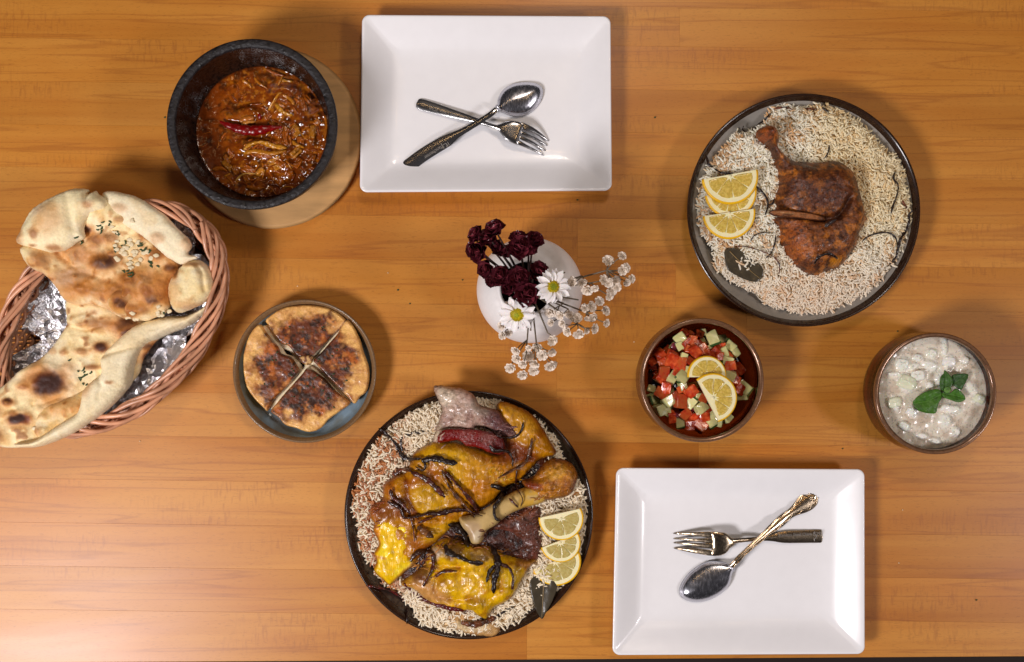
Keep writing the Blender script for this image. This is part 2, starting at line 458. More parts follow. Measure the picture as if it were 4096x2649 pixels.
M['bay'] = mat('bay_leaf', (70, 62, 48), .28, nscale=90, namt=.2, bump=.3, bscale=200, coat=.2)
M['bayvein'] = mat('bay_leaf_vein', (140, 116, 74), .4)
M['sauce'] = mat('brown_red_sauce', attr=True, rough=.08, nscale=300, namt=.2, bump=.5, bscale=90, bdist=.0022, coat=.6)
M['shred'] = mat('shredded_meat', attr=True, rough=.20, nscale=400, namt=.28, bump=.6, bscale=400, bdist=.0008, coat=.4, sss=.05)
M['chili'] = mat('dried_chili', (122, 6, 6), .24, nscale=260, namt=.35, bump=.8, bscale=240, bdist=.001, coat=.15)
M['burg'] = mat('burgundy_petal', (146, 60, 72), .28, orand=.4, nscale=150, namt=.35, col2=(74, 24, 34), coat=.15, bump=.1)
M['burgst'] = mat('dusky_stem', (58, 40, 38), .6, nscale=200, namt=.2)
M['petal'] = mat('white_petal', (246, 240, 238), .5, orand=.10, nscale=150, namt=.04, sss=.1)
M['disc'] = mat('yellow_flower_disc', attr=True, rough=.5, nscale=900, namt=.25)
M['cream'] = mat('cream_petal', (250, 242, 230), .55, nscale=250, namt=.08, col2=(244, 226, 208))
M['stem'] = mat('grey_brown_stem', (118, 106, 88), .6, nscale=200, namt=.2)
M['dark'] = mat('vase_inside', (26, 22, 20), .8)
M['cheese'] = mat('soft_cheese', (240, 222, 186), .4, nscale=200, namt=.1, bump=.5, bscale=260, sss=.15)
def glass_mat():
    m, nt, N, Lk, B = newmat('brown_glass')
    B.inputs['Base Color'].default_value = L4((122, 66, 38)); B.inputs['Roughness'].default_value = .10
    B.inputs['Transmission Weight'].default_value = 1.0; B.inputs['IOR'].default_value = 1.45
    tc = N.new('ShaderNodeTexCoord'); nz = N.new('ShaderNodeTexNoise'); nz.inputs['Scale'].default_value = 60
    Lk.new(tc.outputs['Object'], nz.inputs['Vector'])
    bp = N.new('ShaderNodeBump'); bp.inputs['Strength'].default_value = .05; bp.inputs['Distance'].default_value = .001
    Lk.new(nz.outputs[0], bp.inputs['Height']); Lk.new(bp.outputs[0], B.inputs['Normal'])
    return m
M['rim_highlight'] = mat('glass_rim_highlight', (128, 92, 66), .24, .35, nscale=300, namt=.25, coat=.4)  # opaque colour for the brown gold highlight on the glass rims
M['glass'] = glass_mat()

# ------------------------------------------------------------------ floor and table
tag(mobj('floor', [(-4, -4, -.76), (4, -4, -.76), (4, 4, -.76), (-4, 4, -.76)], [(0, 1, 2, 3)], M['floor']), 'dark floor below the table edge', kind='structure')

table = thing('wooden_table', 'orange brown beech table top of long glued boards under all the dishes', 'table', (0, 0, 0))
rows = [-60, 20, 178, 352, 524, 694, 870, 1046, 1222, 1412, 1588, 1764, 1940, 2116, 2290, 2464, 2640]
SL = 0.0135
def board(xa, xb, ya, yb, first, last):
    g, bv, th = 0.10, 0.5, 0.03          # joint half width and bevel in photo pixels
    def yy(y, x, edge): return (y - .0065 * (x - 2048) if y > 2000 else y) if edge else y + SL * (x - 2048)
    c = []
    for ins, z in ((0, -th), (0, -.00025), (bv, 0)):
        xs = (xa + g * .5 + ins * .5, xb - g * .5 - ins * .5)
        for (x, y, e, s_) in ((xs[0], yb, last, -1), (xs[1], yb, last, -1), (xs[1], ya, first, 1), (xs[0], ya, first, 1)):
            gg = (g * .5 + ins * (3 if e else .6))
            w = W(x, yy(y, x, e) + s_ * gg, 0); c.append((w[0], w[1], z))
    F = [(8, 9, 10, 11), (3, 2, 1, 0)]
    for a in (0, 4):
        for k in range(4): F.append((a + k, a + (k + 1) % 4, a + 4 + (k + 1) % 4, a + 4 + k))
    mobj('board', c, F, M['wood'], table, smooth=False)
rb = random.Random(3)
for i in range(len(rows) - 1):
    x = -420 - rb.uniform(0, 900)
    cuts = [x]
    while x < 4600:
        x += rb.choice((2600, 3400, 5200)) + rb.uniform(0, 900); cuts.append(x)
    ya, yb = rows[i], rows[i + 1]
    if i == 0: ya = -36
    if i == len(rows) - 2: yb = 2639
    for a, b in zip(cuts, cuts[1:]):
        board(max(a, -440), min(b, 4560), ya, yb, i == 0, i == len(rows) - 2) if b > -430 and a < 4550 else None
w0, w1 = W(-430, -28), W(4550, 2618)
apron = [(w0[0], w0[1], -.031), (w1[0], w0[1], -.031), (w1[0], w1[1], -.031), (w0[0], w1[1], -.031)]
apron += [(x, y, -.06) for x, y, z in apron]
mobj('underframe', apron, [(0, 3, 2, 1), (4, 5, 6, 7), (0, 1, 5, 4), (1, 2, 6, 5), (2, 3, 7, 6), (3, 0, 4, 7)], M['floor'], table, smooth=False)
for lx in (w0[0] + .06, w1[0] - .06):
    for ly in (w0[1] - .06, w1[1] + .06):
        q = .03
        V = [(lx + a * q, ly + b * q, z) for z in (-.76, -.06) for a, b in ((-1, -1), (1, -1), (1, 1), (-1, 1))]
        mobj('leg', V, [(3, 2, 1, 0), (4, 5, 6, 7), (0, 1, 5, 4), (1, 2, 6, 5), (2, 3, 7, 6), (3, 0, 4, 7)], M['floor'], table, smooth=False)

# ------------------------------------------------------------------ white rectangular plates
def rect_plate(corners, label):
    """corners: rim TL, TR, BR, BL in photo pixels"""
    zr = .027
    Q = [np.array(W(x, y, zr)[:2]) for x, y in corners]
    a = (np.linalg.norm(Q[1] - Q[0]) + np.linalg.norm(Q[2] - Q[3])) / 4
    b = (np.linalg.norm(Q[3] - Q[0]) + np.linalg.norm(Q[2] - Q[1])) / 4
    loops = [(.060, .001, .02), (.058, 0.0, .02), (.052, 0.0, .02), (.048, .002, .02), (.03, .010, .015), (.008, .0215, .011), (.001, .0245, .0100), (0, .0258, .0095),
             (.0006, .0268, .0090), (.0018, .0271, .0085), (.0032, .0267, .0076), (.006, .0254, .006), (.012, .0222, .0055), (.020, .0175, .0055), (.028, .0126, .006), (.035, .0086, .008),
             (.040, .0070, .010), (.047, .0058, .014), (.057, .0051, .02), (.08, .0048, .02), (.105, .0047, .01)]
    nc = 9
    V, F = [], []
    for ins, z, rc in loops:
        ring = []
        A, Bb = a - ins, b - ins
        rc = min(rc, A * .95, Bb * .95)
        for (sx, sy, a0) in ((1, 1, 0), (-1, 1, 90), (-1, -1, 180), (1, -1, 270)):
            for k in range(nc):
                t = math.radians(a0 + 90 * k / (nc - 1))
                ring.append((sx * (A - rc) + rc * math.cos(t), sy * (Bb - rc) + rc * math.sin(t)))
            nx = {0: (-1, 1), 90: (-1, -1), 180: (1, -1), 270: (1, 1)}[a0]
            p = ring[-1]; e = (nx[0] * (A - rc) + rc * math.cos(math.radians(a0 + 90)), nx[1] * (Bb - rc) + rc * math.sin(math.radians(a0 + 90)))
            for k in range(1, 12):
                ring.append((p[0] + (e[0] - p[0]) * k / 12, p[1] + (e[1] - p[1]) * k / 12))
        for x, y in ring:
            u, v = (x / a + 1) / 2, (1 - y / b) / 2
            p = Q[0] * (1 - u) * (1 - v) + Q[1] * u * (1 - v) + Q[2] * u * v + Q[3] * (1 - u) * v
            V.append((p[0], p[1], z))
    n = len(V) // len(loops)
    for i in range(len(loops) - 1):
        for k in range(n):
            k2 = (k + 1) % n
            F.append((i * n + k, i * n + k2, (i + 1) * n + k2, (i + 1) * n + k))
    for i0, rv in ((0, True), ((len(loops) - 1) * n, False)):
        f = tuple(range(i0, i0 + n)); F.append(f[::-1] if rv else f)
    V = np.array(V)
    o = mobj('rectangular_plate', V, F, M['porcelain'])
    return tag(o, label, 'plate', 'white rectangular plates holding cutlery')
rect_plate(PL([(92, 55), (2008, 66), (2018, 1412), (74, 1424)]), 'white rectangular plate beside the black stone bowl, under the plain spoon and fork')
rect_plate(P2([(120, 96), (1968, 106), (1970, 1482), (92, 1490)]), 'white rectangular plate below the glass bowls, under the ornate spoon and fork')

# ------------------------------------------------------------------ cutlery
def ribbon(cl, closed_round=True):
    """centre line [(x, y, width)] to outline"""
    P = cat([(a, b, w) for a, b, w in cl], closed=False, n=5)
    T = np.gradient(P[:, :2], axis=0); T /= np.linalg.norm(T, axis=1)[:, None]
    Nn = np.stack([-T[:, 1], T[:, 0]], 1)
    A = P[:, :2] + Nn * P[:, 2:3] / 2; B = P[:, :2] - Nn * P[:, 2:3] / 2
    return [tuple(p) for p in np.vstack([A, B[::-1]])]
def axis_z(a, b, knots):
    """height along the line a->b (photo px): knots [(t, z)]"""
    a, b = np.array(a, float), np.array(b, float); L = (b - a) @ (b - a)
    ks = cat([(k[0] * 1000, k[1] * 1000) for k in knots], closed=False, n=8) / 1000
    def f(X, Y):
        t = ((X - a[0]) * (b[0] - a[0]) + (Y - a[1]) * (b[1] - a[1])) / L
        return np.interp(t, ks[:, 0], ks[:, 1])
    return f
PF = .0049                                                # plate floor height
def metal(name, outline, zf, parent, m, H=.0006, R=5, res=3.0, hf=None, Hb=.0007, smooth=8, zr=.012, sharp=False):
    V, F, _ = patch(outline, res=res, z=zr, H=H, R=R, Hb=Hb, base=zf, hf=hf, smooth=smooth, sharp=sharp, jit=.02)
    return mobj(name, V, F, m, parent)
def loft(name, cl, zf, parent, m, crown=.0008, thick=.0014, nu=11, pw=2.0):
    P = cat([(a, b, w) for a, b, w in cl], closed=False, n=9); ctr = P[:, :2]
    for _ in range(6): ctr[1:-1] = (ctr[:-2] + ctr[1:-1] * 2 + ctr[2:]) / 4; P[1:-1, 2] = (P[:-2, 2] + P[1:-1, 2] * 2 + P[2:, 2]) / 4
    ax = ctr[-1] - ctr[0]; ax = ax / np.linalg.norm(ax)
    T = np.gradient(ctr, axis=0); T /= np.linalg.norm(T, axis=1)[:, None] + 1e-9; T = T * .5 + ax * .5; T /= np.linalg.norm(T, axis=1)[:, None]
    Nn = np.stack([-T[:, 1], T[:, 0]], 1); V, F = [], []
    zc = zf(ctr[:, 0], ctr[:, 1]); n = len(P); us = np.sin(np.linspace(-math.pi / 2, math.pi / 2, nu))
    for i in range(n):
        for sgn in (1, -1):
            for u in (us if sgn > 0 else us[::-1][1:-1]):
                q = ctr[i] + Nn[i] * P[i, 2] / 2 * u; z = zc[i] + (crown if sgn > 0 else -thick) * (1 - abs(u) ** pw)
                V.append(W(q[0], q[1], z))
    k = 2 * nu - 2
    for i in range(n - 1):
        for j in range(k): F.append((i * k + j, i * k + (j + 1) % k, (i + 1) * k + (j + 1) % k, (i + 1) * k + j))
    F += [tuple(range(k)), tuple((n - 1) * k + j for j in range(k))[::-1]]
    return mobj(name, V, F, m, parent)
def text(body, a, b, z, size, parent, m):
    """lettering that runs from photo point a towards b"""
    cu = bpy.data.curves.new('engraving', 'FONT'); cu.body = body; cu.size = size; cu.extrude = .00008
    cu.align_x = 'LEFT'; cu.materials.append(m)
    o = bpy.data.objects.new('engraving', cu); COL.objects.link(o); o.parent = parent
    wa, wb = np.array(W(*a, z)), np.array(W(*b, z))
    o.location = wa - ORG[parent.name]
    dv = wb - wa
    o.rotation_euler = (0, 0, math.atan2(dv[1], dv[0]))
    bpy.context.view_layer.update()
    me = bpy.data.meshes.new_from_object(o.evaluated_get(bpy.context.evaluated_depsgraph_get()))
    m_ = bpy.data.objects.new('engraving', me); COL.objects.link(m_); m_.parent = parent
    m_.location, m_.rotation_euler = o.location.copy(), o.rotation_euler.copy()
    bpy.data.objects.remove(o)
    return m_

# plain fork (face down), under the plain spoon
pa, pb = PL.p(512, 735), PL.p(1520, 1075)
fk = thing('table_fork', 'plain steel fork face down under a spoon handle, on the plate beside the stone bowl', 'fork', W(*PL.p(1000, 890), PF), 'forks on the white plates')
zf = axis_z(pa, pb, [(-.05, PF + .0018), (0, PF + .0018), (.25, PF + .0045), (.45, PF + .0075), (.6, PF + .0135), (.72, PF + .0150), (.82, PF + .0125), (.92, PF + .0065), (1.0, PF + .0012), (1.05, PF + .001)])
met = M['steel']
loft('handle', [(PL.p(a, b)) + (w_ / PL.k,) for a, b, w_ in [(512, 737, 20), (518, 739, 56), (540, 744, 84), (620, 768, 84), (720, 797, 72), (840, 832, 58), (960, 868, 44), (1060, 900, 32), (1135, 924, 32), (1160, 932, 44)]], zf, fk, met, crown=.0013)
metal('head', PL([(1130, 915), (1160, 905), (1200, 890), (1260, 884), (1320, 896), (1345, 915), (1332, 950), (1318, 985), (1305, 1022), (1290, 1062), (1250, 1052), (1200, 1027), (1165, 985), (1140, 945)]), zf, fk, met, H=.0014, R=20)
for tn in ([(1318, 894), (1400, 922), (1480, 972), (1536, 1021), (1530, 1025), (1470, 997), (1400, 968), (1330, 948)], [(1325, 960), (1400, 990), (1470, 1022), (1525, 1056), (1520, 1061), (1460, 1040), (1390, 1010), (1315, 982)],
           [(1312, 996), (1390, 1025), (1450, 1058), (1512, 1096), (1507, 1101), (1440, 1076), (1370, 1047), (1306, 1020)], [(1302, 1032), (1370, 1066), (1440, 1098), (1499, 1131), (1492, 1135), (1420, 1110), (1340, 1080), (1288, 1060)]):
    metal('tine', PL(tn), zf, fk, met, H=.0007, R=4, res=2.5)
text('Stainless Steel China  [CN]', PL.p(945, 866), PL.p(690, 786), PF + .0075, .0052, fk, M['engrave'])
# plain spoon (face down) over it
sp = thing('table_spoon', 'plain steel spoon face down, crossed over the fork beside the stone bowl', 'spoon', W(*PL.p(1000, 880), PF), 'spoons on the white plates')
sa_, sb_ = PL.p(408, 1240), PL.p(1490, 600)
zs = axis_z(sa_, sb_, [(-.05, PF + .002), (0, PF + .002), (.2, PF + .007), (.4, PF + .0125), (.55, PF + .0165), (.66, PF + .0185), (.75, PF + .012), (.85, PF + .0065), (1., PF + .002), (1.05, PF + .002)])
loft('handle', [(PL.p(a, b)) + (w_ / PL.k,) for a, b, w_ in [(425, 1234, 50), (431, 1230, 82), (444, 1222, 100), (475, 1202, 105), (560, 1138, 104), (700, 1052, 100), (760, 1020, 90), (830, 975, 56), (920, 925, 46), (1010, 870, 42), (1080, 825, 42), (1130, 785, 46)]], zs, sp, met, crown=.0008)
bowl1 = [(1120, 775), (1134, 740), (1142, 690), (1180, 625), (1250, 582), (1340, 566), (1430, 574), (1478, 605), (1491, 655), (1470, 720), (1425, 780), (1370, 820), (1300, 838), (1230, 832), (1178, 812), (1150, 808)]
metal('bowl', PL(bowl1), axis_z(sa_, sb_, [(0, PF + .0015), (.62, PF + .0150), (.70, PF + .0060), (.8, PF + .0018), (1, PF + .0008), (1.1, PF + .001)]), sp, M['spoonsteel'], H=.0125, R=86, Hb=-.0110, smooth=14, res=2.6)
text('it.j', PL.p(755, 1032), PL.p(640, 1105), PF + .0122, .0105, sp, M['engrave'])
text('Manchester', PL.p(716, 1054), PL.p(600, 1128), PF + .0114, .0062, sp, M['engrave'])

# second pair
fk2 = thing('table_fork', 'steel fork with curled emblem on its handle, lying under the ornate spoon', 'fork', W(*FK.p(900, 700), PF), 'forks on the white plates')
ga, gb = FK.p(1805, 650), FK.p(18, 720)
zg = axis_z(ga, gb, [(-.05, PF + .0018), (0, PF + .0018), (.2, PF + .004), (.4, PF + .007), (.56, PF + .0125), (.66, PF + .0165), (.74, PF + .0160), (.84, PF + .011), (.95, PF + .0035), (1, PF + .0012), (1.05, PF + .001)])
ms = M['steelold']
loft('handle', [(FK.p(a, b)) + (w_ / FK.k,) for a, b, w_ in [(1806, 650, 110), (1797, 650, 150), (1770, 650, 160), (1600, 655, 152), (1400, 660, 146), (1300, 664, 126), (1200, 670, 80), (1050, 680, 52), (900, 692, 54), (780, 703, 56), (740, 705, 62), (705, 706, 90)]], zg, fk2, ms, crown=.0012)
metal('head', FK([(735, 675), (700, 655), (660, 622), (620, 594), (560, 584), (450, 583), (452, 640), (462, 655), (462, 720), (462, 780), (452, 800), (455, 866), (560, 862), (630, 832), (680, 775), (735, 736)]), zg, fk2, ms, H=.0014, R=20)
for tn in ([(470, 583), (300, 590), (150, 605), (20, 622), (20, 632), (150, 638), (300, 644), (470, 652)], [(478, 664), (300, 669), (150, 678), (22, 685), (22, 695), (150, 702), (300, 711), (478, 718)],
           [(478, 724), (300, 724), (150, 730), (22, 735), (22, 745), (150, 757), (300, 770), (478, 784)], [(470, 806), (300, 792), (150, 792), (25, 798), (25, 810), (150, 836), (300, 856), (470, 867)]):
    metal('tine', FK(tn), zg, fk2, ms, H=.0007, R=4, res=2.5)
text('Stainless Steel China [CN]', FK.p(1275, 655), FK.p(1640, 640), PF + .0062, .0052, fk2, M['engrave'])
em = FK([(1715, 590), (1712, 612), (1728, 632), (1742, 650), (1728, 668), (1712, 688), (1716, 708)])
P = cat(em, closed=False, n=5); mobj('emblem', *tube([W(x, y, PF + .0036) for x, y in P], .0006, 6), M['engrave'], fk2)

sp2 = thing('table_spoon', 'ornate steel spoon with scrolled handle and flower tip, crossed over the fork', 'spoon', W(*FK.p(1000, 720), PF), 'spoons on the white plates')
ha, hb = FK.p(1740, 160), FK.p(95, 1330)
zh = axis_z(ha, hb, [(-.05, PF + .002), (0, PF + .002), (.2, PF + .006), (.38, PF + .0125), (.5, PF + .0165), (.6, PF + .0190), (.64, PF + .018), (.75, PF + .008), (.85, PF + .003), (1, PF + .002)])
hw = [(1728, 160, 60), (1715, 172, 130), (1680, 200, 190), (1620, 240, 220), (1550, 290, 190), (1470, 345, 130), (1390, 400, 105), (1300, 475, 130), (1190, 568, 105), (1060, 680, 82), (950, 775, 72), (860, 858, 66), (790, 930, 74), (740, 985, 66), (705, 1020, 76)]
loft('handle', [(FK.p(a, b)) + (w_ / FK.k,) for a, b, w_ in hw], zh, sp2, ms, crown=.0022)
bowl2 = [(740, 1015), (700, 985), (640, 965), (560, 953), (460, 958), (370, 987), (270, 1050), (190, 1122), (120, 1220), (90, 1300), (96, 1370), (140, 1420), (220, 1455), (320, 1465), (430, 1445), (530, 1402), (620, 1340), (680, 1270), (708, 1195), (722, 1100)]
metal('bowl', FK(bowl2), axis_z(ha, hb, [(0, PF + .002), (.6, PF + .0155), (.68, PF + .0065), (.8, PF + .0015), (1, PF + .0008), (1.1, PF + .001)]), sp2, M['spoonsteel'], H=.0130, R=92, Hb=-.0115, smooth=14, res=2.6)
hwp = cat(hw, closed=False, n=8)
T = np.gradient(hwp[:, :2], axis=0); T /= np.linalg.norm(T, axis=1)[:, None]; Nn = np.stack([-T[:, 1], T[:, 0]], 1)
for s_ in (-1, 1):
    wob = .36 + .07 * np.sin(np.arange(len(hwp)) * .55 + s_)
    pp = hwp[:, :2] + Nn * hwp[:, 2:3] * wob[:, None] * s_
    pts = []
    for x, y in FK([tuple(q) for q in pp[3:-4]]):
        z = float(zh(np.array([x]), np.array([y]))[0]) + .0018; pts.append(W(x, y, z))
    mobj('scroll_ridge', *tube(pts, .0007, 6), ms, sp2)
rv = []
for k in range(7):
    a = k * 2 * math.pi / 6; r = 0 if k == 6 else 24
    cx, cy = FK.p(1685 + r * math.cos(a), 205 + r * math.sin(a)); w = W(cx, cy, PF + .0045)
    rv.append(tube([(w[0], w[1], w[2] - .001), (w[0], w[1], w[2]), (w[0], w[1], w[2] + .0006)], [.0022, .0020, .0006], 8))
V, F, _ = join(rv); mobj('flower_tip', V, F, ms, sp2)

# ------------------------------------------------------------------ trivet, stone bowl, stew
w = W(1085.6, 552.5, .012)
V, F = lathe(prof([(.0001, 0), (.10, 0), (.1115, 0.0005), (.1135, .003), (.1138, .008), (.1125, .0115), (.110, .0123), (.05, .0123), (.0001, .0123)], 3), w[0], w[1], 128)
tag(mobj('wooden_trivet', V, F, M['trivet']), 'round pale wooden trivet under the black stone bowl', 'trivet')
SB = np.array(W(1005.6, 498, .085)[:2]) + np.array([.001, 0])
zb = .0125
pr = prof([(.0001, zb), (.070, zb), (.080, zb + .002), (.090, .030), (.097, .055), (.1012, .078), (.1022, .083), (.1022, .0862), (.1008, .0875), (.0985, .0880), (.0950, .0878), (.0925, .0868), (.0912, .0845)], 5)
pr2 = prof([(.0912, .0845), (.0900, .075), (.0870, .055), (.0825, .040), (.070, .025), (.04, .021), (.0001, .020)], 5)
V, F = lathe(pr, SB[0], SB[1], 128)
sbt = thing('stone_bowl', 'black stone bowl on the round trivet, holding the red stew', 'bowl', (SB[0], SB[1], zb))
mobj('outer_shell', V, F, M['stone'], sbt)
V2, F2 = lathe(pr2, SB[0], SB[1], 128)
mobj('inner_wall', V2, F2, M['stonein'], sbt)

ZS = .0370
def stew_col(X, Y, t, h):
    C = flat(len(X), (122, 54, 8))
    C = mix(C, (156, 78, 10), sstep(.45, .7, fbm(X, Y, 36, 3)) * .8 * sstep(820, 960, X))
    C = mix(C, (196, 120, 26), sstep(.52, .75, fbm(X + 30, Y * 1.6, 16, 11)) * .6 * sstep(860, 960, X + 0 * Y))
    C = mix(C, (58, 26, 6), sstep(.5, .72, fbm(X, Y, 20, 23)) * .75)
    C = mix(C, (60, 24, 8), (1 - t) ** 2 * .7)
    return C
sc_ = np.array([SB[0], SB[1]])
scp = (2048 + sc_[0] / (S * (1 - ZS / D)), 1324.5 - sc_[1] / (S * (1 - ZS / D)))
rs = .0815 / (S * (1 - ZS / D))
stew_out = [(scp[0] + rs * math.cos(a), scp[1] + rs * math.sin(a)) for a in np.linspace(0, 2 * math.pi, 48, endpoint=False)]
def stew_h(X, Y, t):
    chunk = sstep(-60, 120, (X - scp[0]) * .9 + (Y - scp[1]) * .7 + 60)
    h = .0062 * (fbm(X, Y * 1.3, 40, 31, 3) - .45) * (.38 + .62 * chunk) + .0035 * (fbm(X, Y, 12, 37, 3) - .5) * chunk
    h += .006 * sw(X, Y, *ST.p(690, 660), 80, 40, -8, 4) + .006 * sw(X, Y, *ST.p(840, 900), 110, 34, 4, 5) + .007 * sw(X, Y, *ST.p(830, 1020), 160, 50, 0, 6)
    h += .005 * sw(X, Y, *ST.p(1000, 560), 90, 60, 20, 6) + .0014 * (1 - t) ** 3
    return h
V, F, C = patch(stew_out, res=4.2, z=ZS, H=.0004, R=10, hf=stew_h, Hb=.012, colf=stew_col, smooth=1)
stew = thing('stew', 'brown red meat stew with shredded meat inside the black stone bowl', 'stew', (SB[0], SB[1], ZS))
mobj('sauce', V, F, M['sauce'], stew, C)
GS = Ground(); GS.add(V, F)
rr_ = random.Random(11)
def strip_at(G, pts, r, sides=7, flatn=.55, lift=.4, rvar=.25, seedr=None, dflt=.02, raise_=0.0, taper=.25, sm=3):
    """a strip lying on the surface G; pts in photo px, r in metres"""
    P = cat(pts, closed=False, step=5.0)
    zz = np.array([G.zp(x, y, dflt) for x, y in P])
    for _ in range(sm): zz[1:-1] = np.maximum((zz[:-2] + zz[1:-1] + zz[2:]) / 3, zz[1:-1] - .0005)
    n = len(P); rd = (seedr or rr_)
    ph = rd.uniform(0, 6)
    rad = np.array([r * (1 + rvar * math.sin(i * .9 + ph) * math.sin(i * .37 + ph * 2)) * (1 - (1 - taper) * (abs(2 * i / max(n - 1, 1) - 1)) ** 5) for i in range(n)])
    pts3 = [W(x, y, z + r * lift + raise_) for (x, y), z in zip(P, zz)]
    return tube(pts3, rad, sides, flatn, twist=rd.uniform(-.12, .12))
parts = []
for i in range(170):
    a = rr_.uniform(0, 2 * math.pi); q = math.sqrt(rr_.random()) * rs * .93
    x, y = scp[0] + q * math.cos(a), scp[1] + q * math.sin(a)
    wgt = (x - scp[0]) * .9 + (y - scp[1]) * .75
    if wgt < -30 and rr_.random() < .82: continue
    ln = rr_.uniform(14, 52); an = rr_.gauss(-.1, .75) if y > scp[1] + 20 else rr_.uniform(0, math.pi)
    b = rr_.uniform(-.5, .5)
    pts = [(x + ln * (u - .5) * math.cos(an + b * u), y + ln * (u - .5) * math.sin(an + b * u)) for u in (0, .33, .66, 1)]
    V, F = strip_at(GS, pts, rr_.uniform(.0006, .0017), 6, .7, .3, dflt=ZS)
    c = rr_.choice([(170, 94, 18), (160, 80, 14), (140, 66, 12), (184, 116, 28), (150, 74, 14), (120, 52, 10), (130, 60, 10)])
    parts.append((V, F, flat(len(V), c)))
V, F, C = join(parts)
for i in range(34):
    a = rr_.uniform(-1.0, 2.6); q = rs * rr_.uniform(.25, .88); x, y = scp[0] + q * math.cos(a), scp[1] + q * math.sin(a)
    an = a + math.pi / 2 + rr_.gauss(0, .5); ln = rr_.uniform(26, 60); c = rr_.choice([(176, 98, 18), (160, 82, 14), (146, 74, 14), (186, 118, 30)])
    for j in range(rr_.randint(3, 5)):
        o_ = (j - 2) * 5.5; pts = [(x + ln * (u - .5) * math.cos(an) - o_ * math.sin(an) + rr_.uniform(-2, 2), y + ln * (u - .5) * math.sin(an) + o_ * math.cos(an) + rr_.uniform(-2, 2)) for u in (0, .33, .66, 1)]
        V, F = strip_at(GS, pts, rr_.uniform(.0013, .0022), 6, .8, .3, dflt=ZS); parts.append((V, F, flat(len(V), c) * rr_.uniform(.75, 1.15)))
V, F, C = join(parts)
tag(mobj('meat_shreds', V, F, M['shred'], stew, C), kind='stuff')
GS.add(V, F)
for ln_, r_, c in (([(680, 905), (720, 870), (800, 850), (900, 880), (995, 890)], .0036, (196, 132, 34)), ([(680, 930), (760, 915), (880, 930), (990, 910)], .0032, (184, 116, 26)),
                   ([(860, 620), (890, 570), (935, 500), (960, 490)], .0022, (188, 122, 30)), ([(910, 570), (950, 620), (1000, 650), (1035, 655)], .0030, (190, 128, 34)),
                   ([(960, 505), (1020, 540), (1045, 580)], .0020, (180, 112, 28)), ([(755, 380), (790, 420), (850, 460)], .0020, (176, 104, 22)), ([(670, 400), (710, 430), (735, 460)], .0022, (180, 110, 26)),
                   ([(955, 400), (990, 405), (1035, 410)], .0018, (186, 124, 34)), ([(650, 700), (690, 680), (760, 670)], .0034, (178, 104, 36)), ([(660, 720), (720, 700), (770, 700)], .0028, (190, 124, 50)),
                   ([(1030, 840), (1060, 870), (1120, 890)], .0026, (182, 116, 26)), ([(450, 1050), (510, 1040), (560, 1060)], .0030, (170, 92, 14)), ([(620, 1130), (680, 1080), (770, 1080)], .0014, (200, 150, 70)),
                   ([(1270, 640), (1280, 760), (1265, 840)], .0026, (168, 92, 16)), ([(700, 1170), (770, 1190), (830, 1180)], .0030, (180, 100, 18)), ([(840, 320), (900, 345), (980, 370)], .0022, (164, 84, 22))):
    V, F = strip_at(GS, ST(ln_), r_, 9, .6, .3, dflt=ZS)
    mobj('meat_shred', V, F, M['shred'], stew, flat(len(V), c) * (0.85 + .3 * rng.random((len(V), 1))))
P = cat(ST([(505, 700), (560, 725), (640, 752), (720, 765), (800, 762), (880, 748), (955, 740)]), closed=False, n=7)
n = len(P)
rad = [0.0064 * math.sin(math.pi * min(1, (i + 2) / (n * .55)) / 2) * (1 - .78 * sstep(.6, 1, i / n)) * (1 + .10 * math.sin(i * 1.1)) for i in range(n)]
pts3 = [W(x, y, ZS + .0085) for x, y in P]
ch_ = thing('dried_chili', 'dark red wrinkled dried chili lying across the stew', 'chili', W(*ST.p(700, 760), ZS + .006))
V, F = tube(pts3, rad, 14, .75); mobj('pod', V, F, M['chili'], ch_)
V, F = strip_at(GS, ST([(790, 640), (795, 665), (800, 690)]), .0022, 8, .8, 1.0, dflt=ZS); mobj('curled_flap', V, F, M['chili'], ch_)

# ------------------------------------------------------------------ round dishes
def dish(name, label, center, zr, profs, mats, seg=128):
    c = W(*center, zr)
    t = thing(name, label, 'bowl' if 'bowl' in name else 'plate', (c[0], c[1], 0))
    out = []
    for (pn, pts), m in zip(profs, mats):
        V, F = lathe(prof(pts, 4), c[0], c[1], seg)
        out.append((V, F)); mobj(pn, V, F, m, t)
    return t, c, out
# grey plate of chicken and rice
gp, GC, gl = dish('round_plate', 'round grey plate with dark rim, holding rice and the chicken leg', CH.p(777, 771), .034,
    [('plate_body', [(.0001, .001), (.085, .001), (.092, 0), (.096, .002), (.130, .016), (.1435, .0300), (.1455, .0335), (.1450, .0345)]),
     ('rim', [(.1450, .0345), (.1438, .0350), (.1420, .0340), (.1395, .0312), (.1375, .0285)]),
     ('inner_glaze', [(.1375, .0285), (.130, .021), (.118, .0125), (.105, .0085), (.09, .0075), (.0001, .0075)])],
    [M['brownrim'], M['darkrim'], M['greyglaze']])
G1 = Ground(); [G1.add(*v) for v in gl]
# brown plate of lamb
bpl, BC, bl = dish('round_plate', 'large round dark brown plate holding rice and roast lamb', LA.p(805, 785), .026,
    [('plate_body', [(.0001, .001), (.10, .001), (.108, 0), (.112, .002), (.142, .013), (.1535, .0225), (.1560, .0258), (.1556, .0268)]),
     ('rim', [(.1556, .0268), (.1545, .0273), (.1530, .0266), (.1500, .0240), (.1470, .0205)]),
     ('inner_glaze', [(.1470, .0205), (.142, .0150), (.136, .0105), (.128, .0085), (.11, .0078), (.0001, .0078)])],
    [M['brownrim'], M['darkrim'], M['brownplate']])
G2 = Ground(); [G2.add(*v) for v in bl]
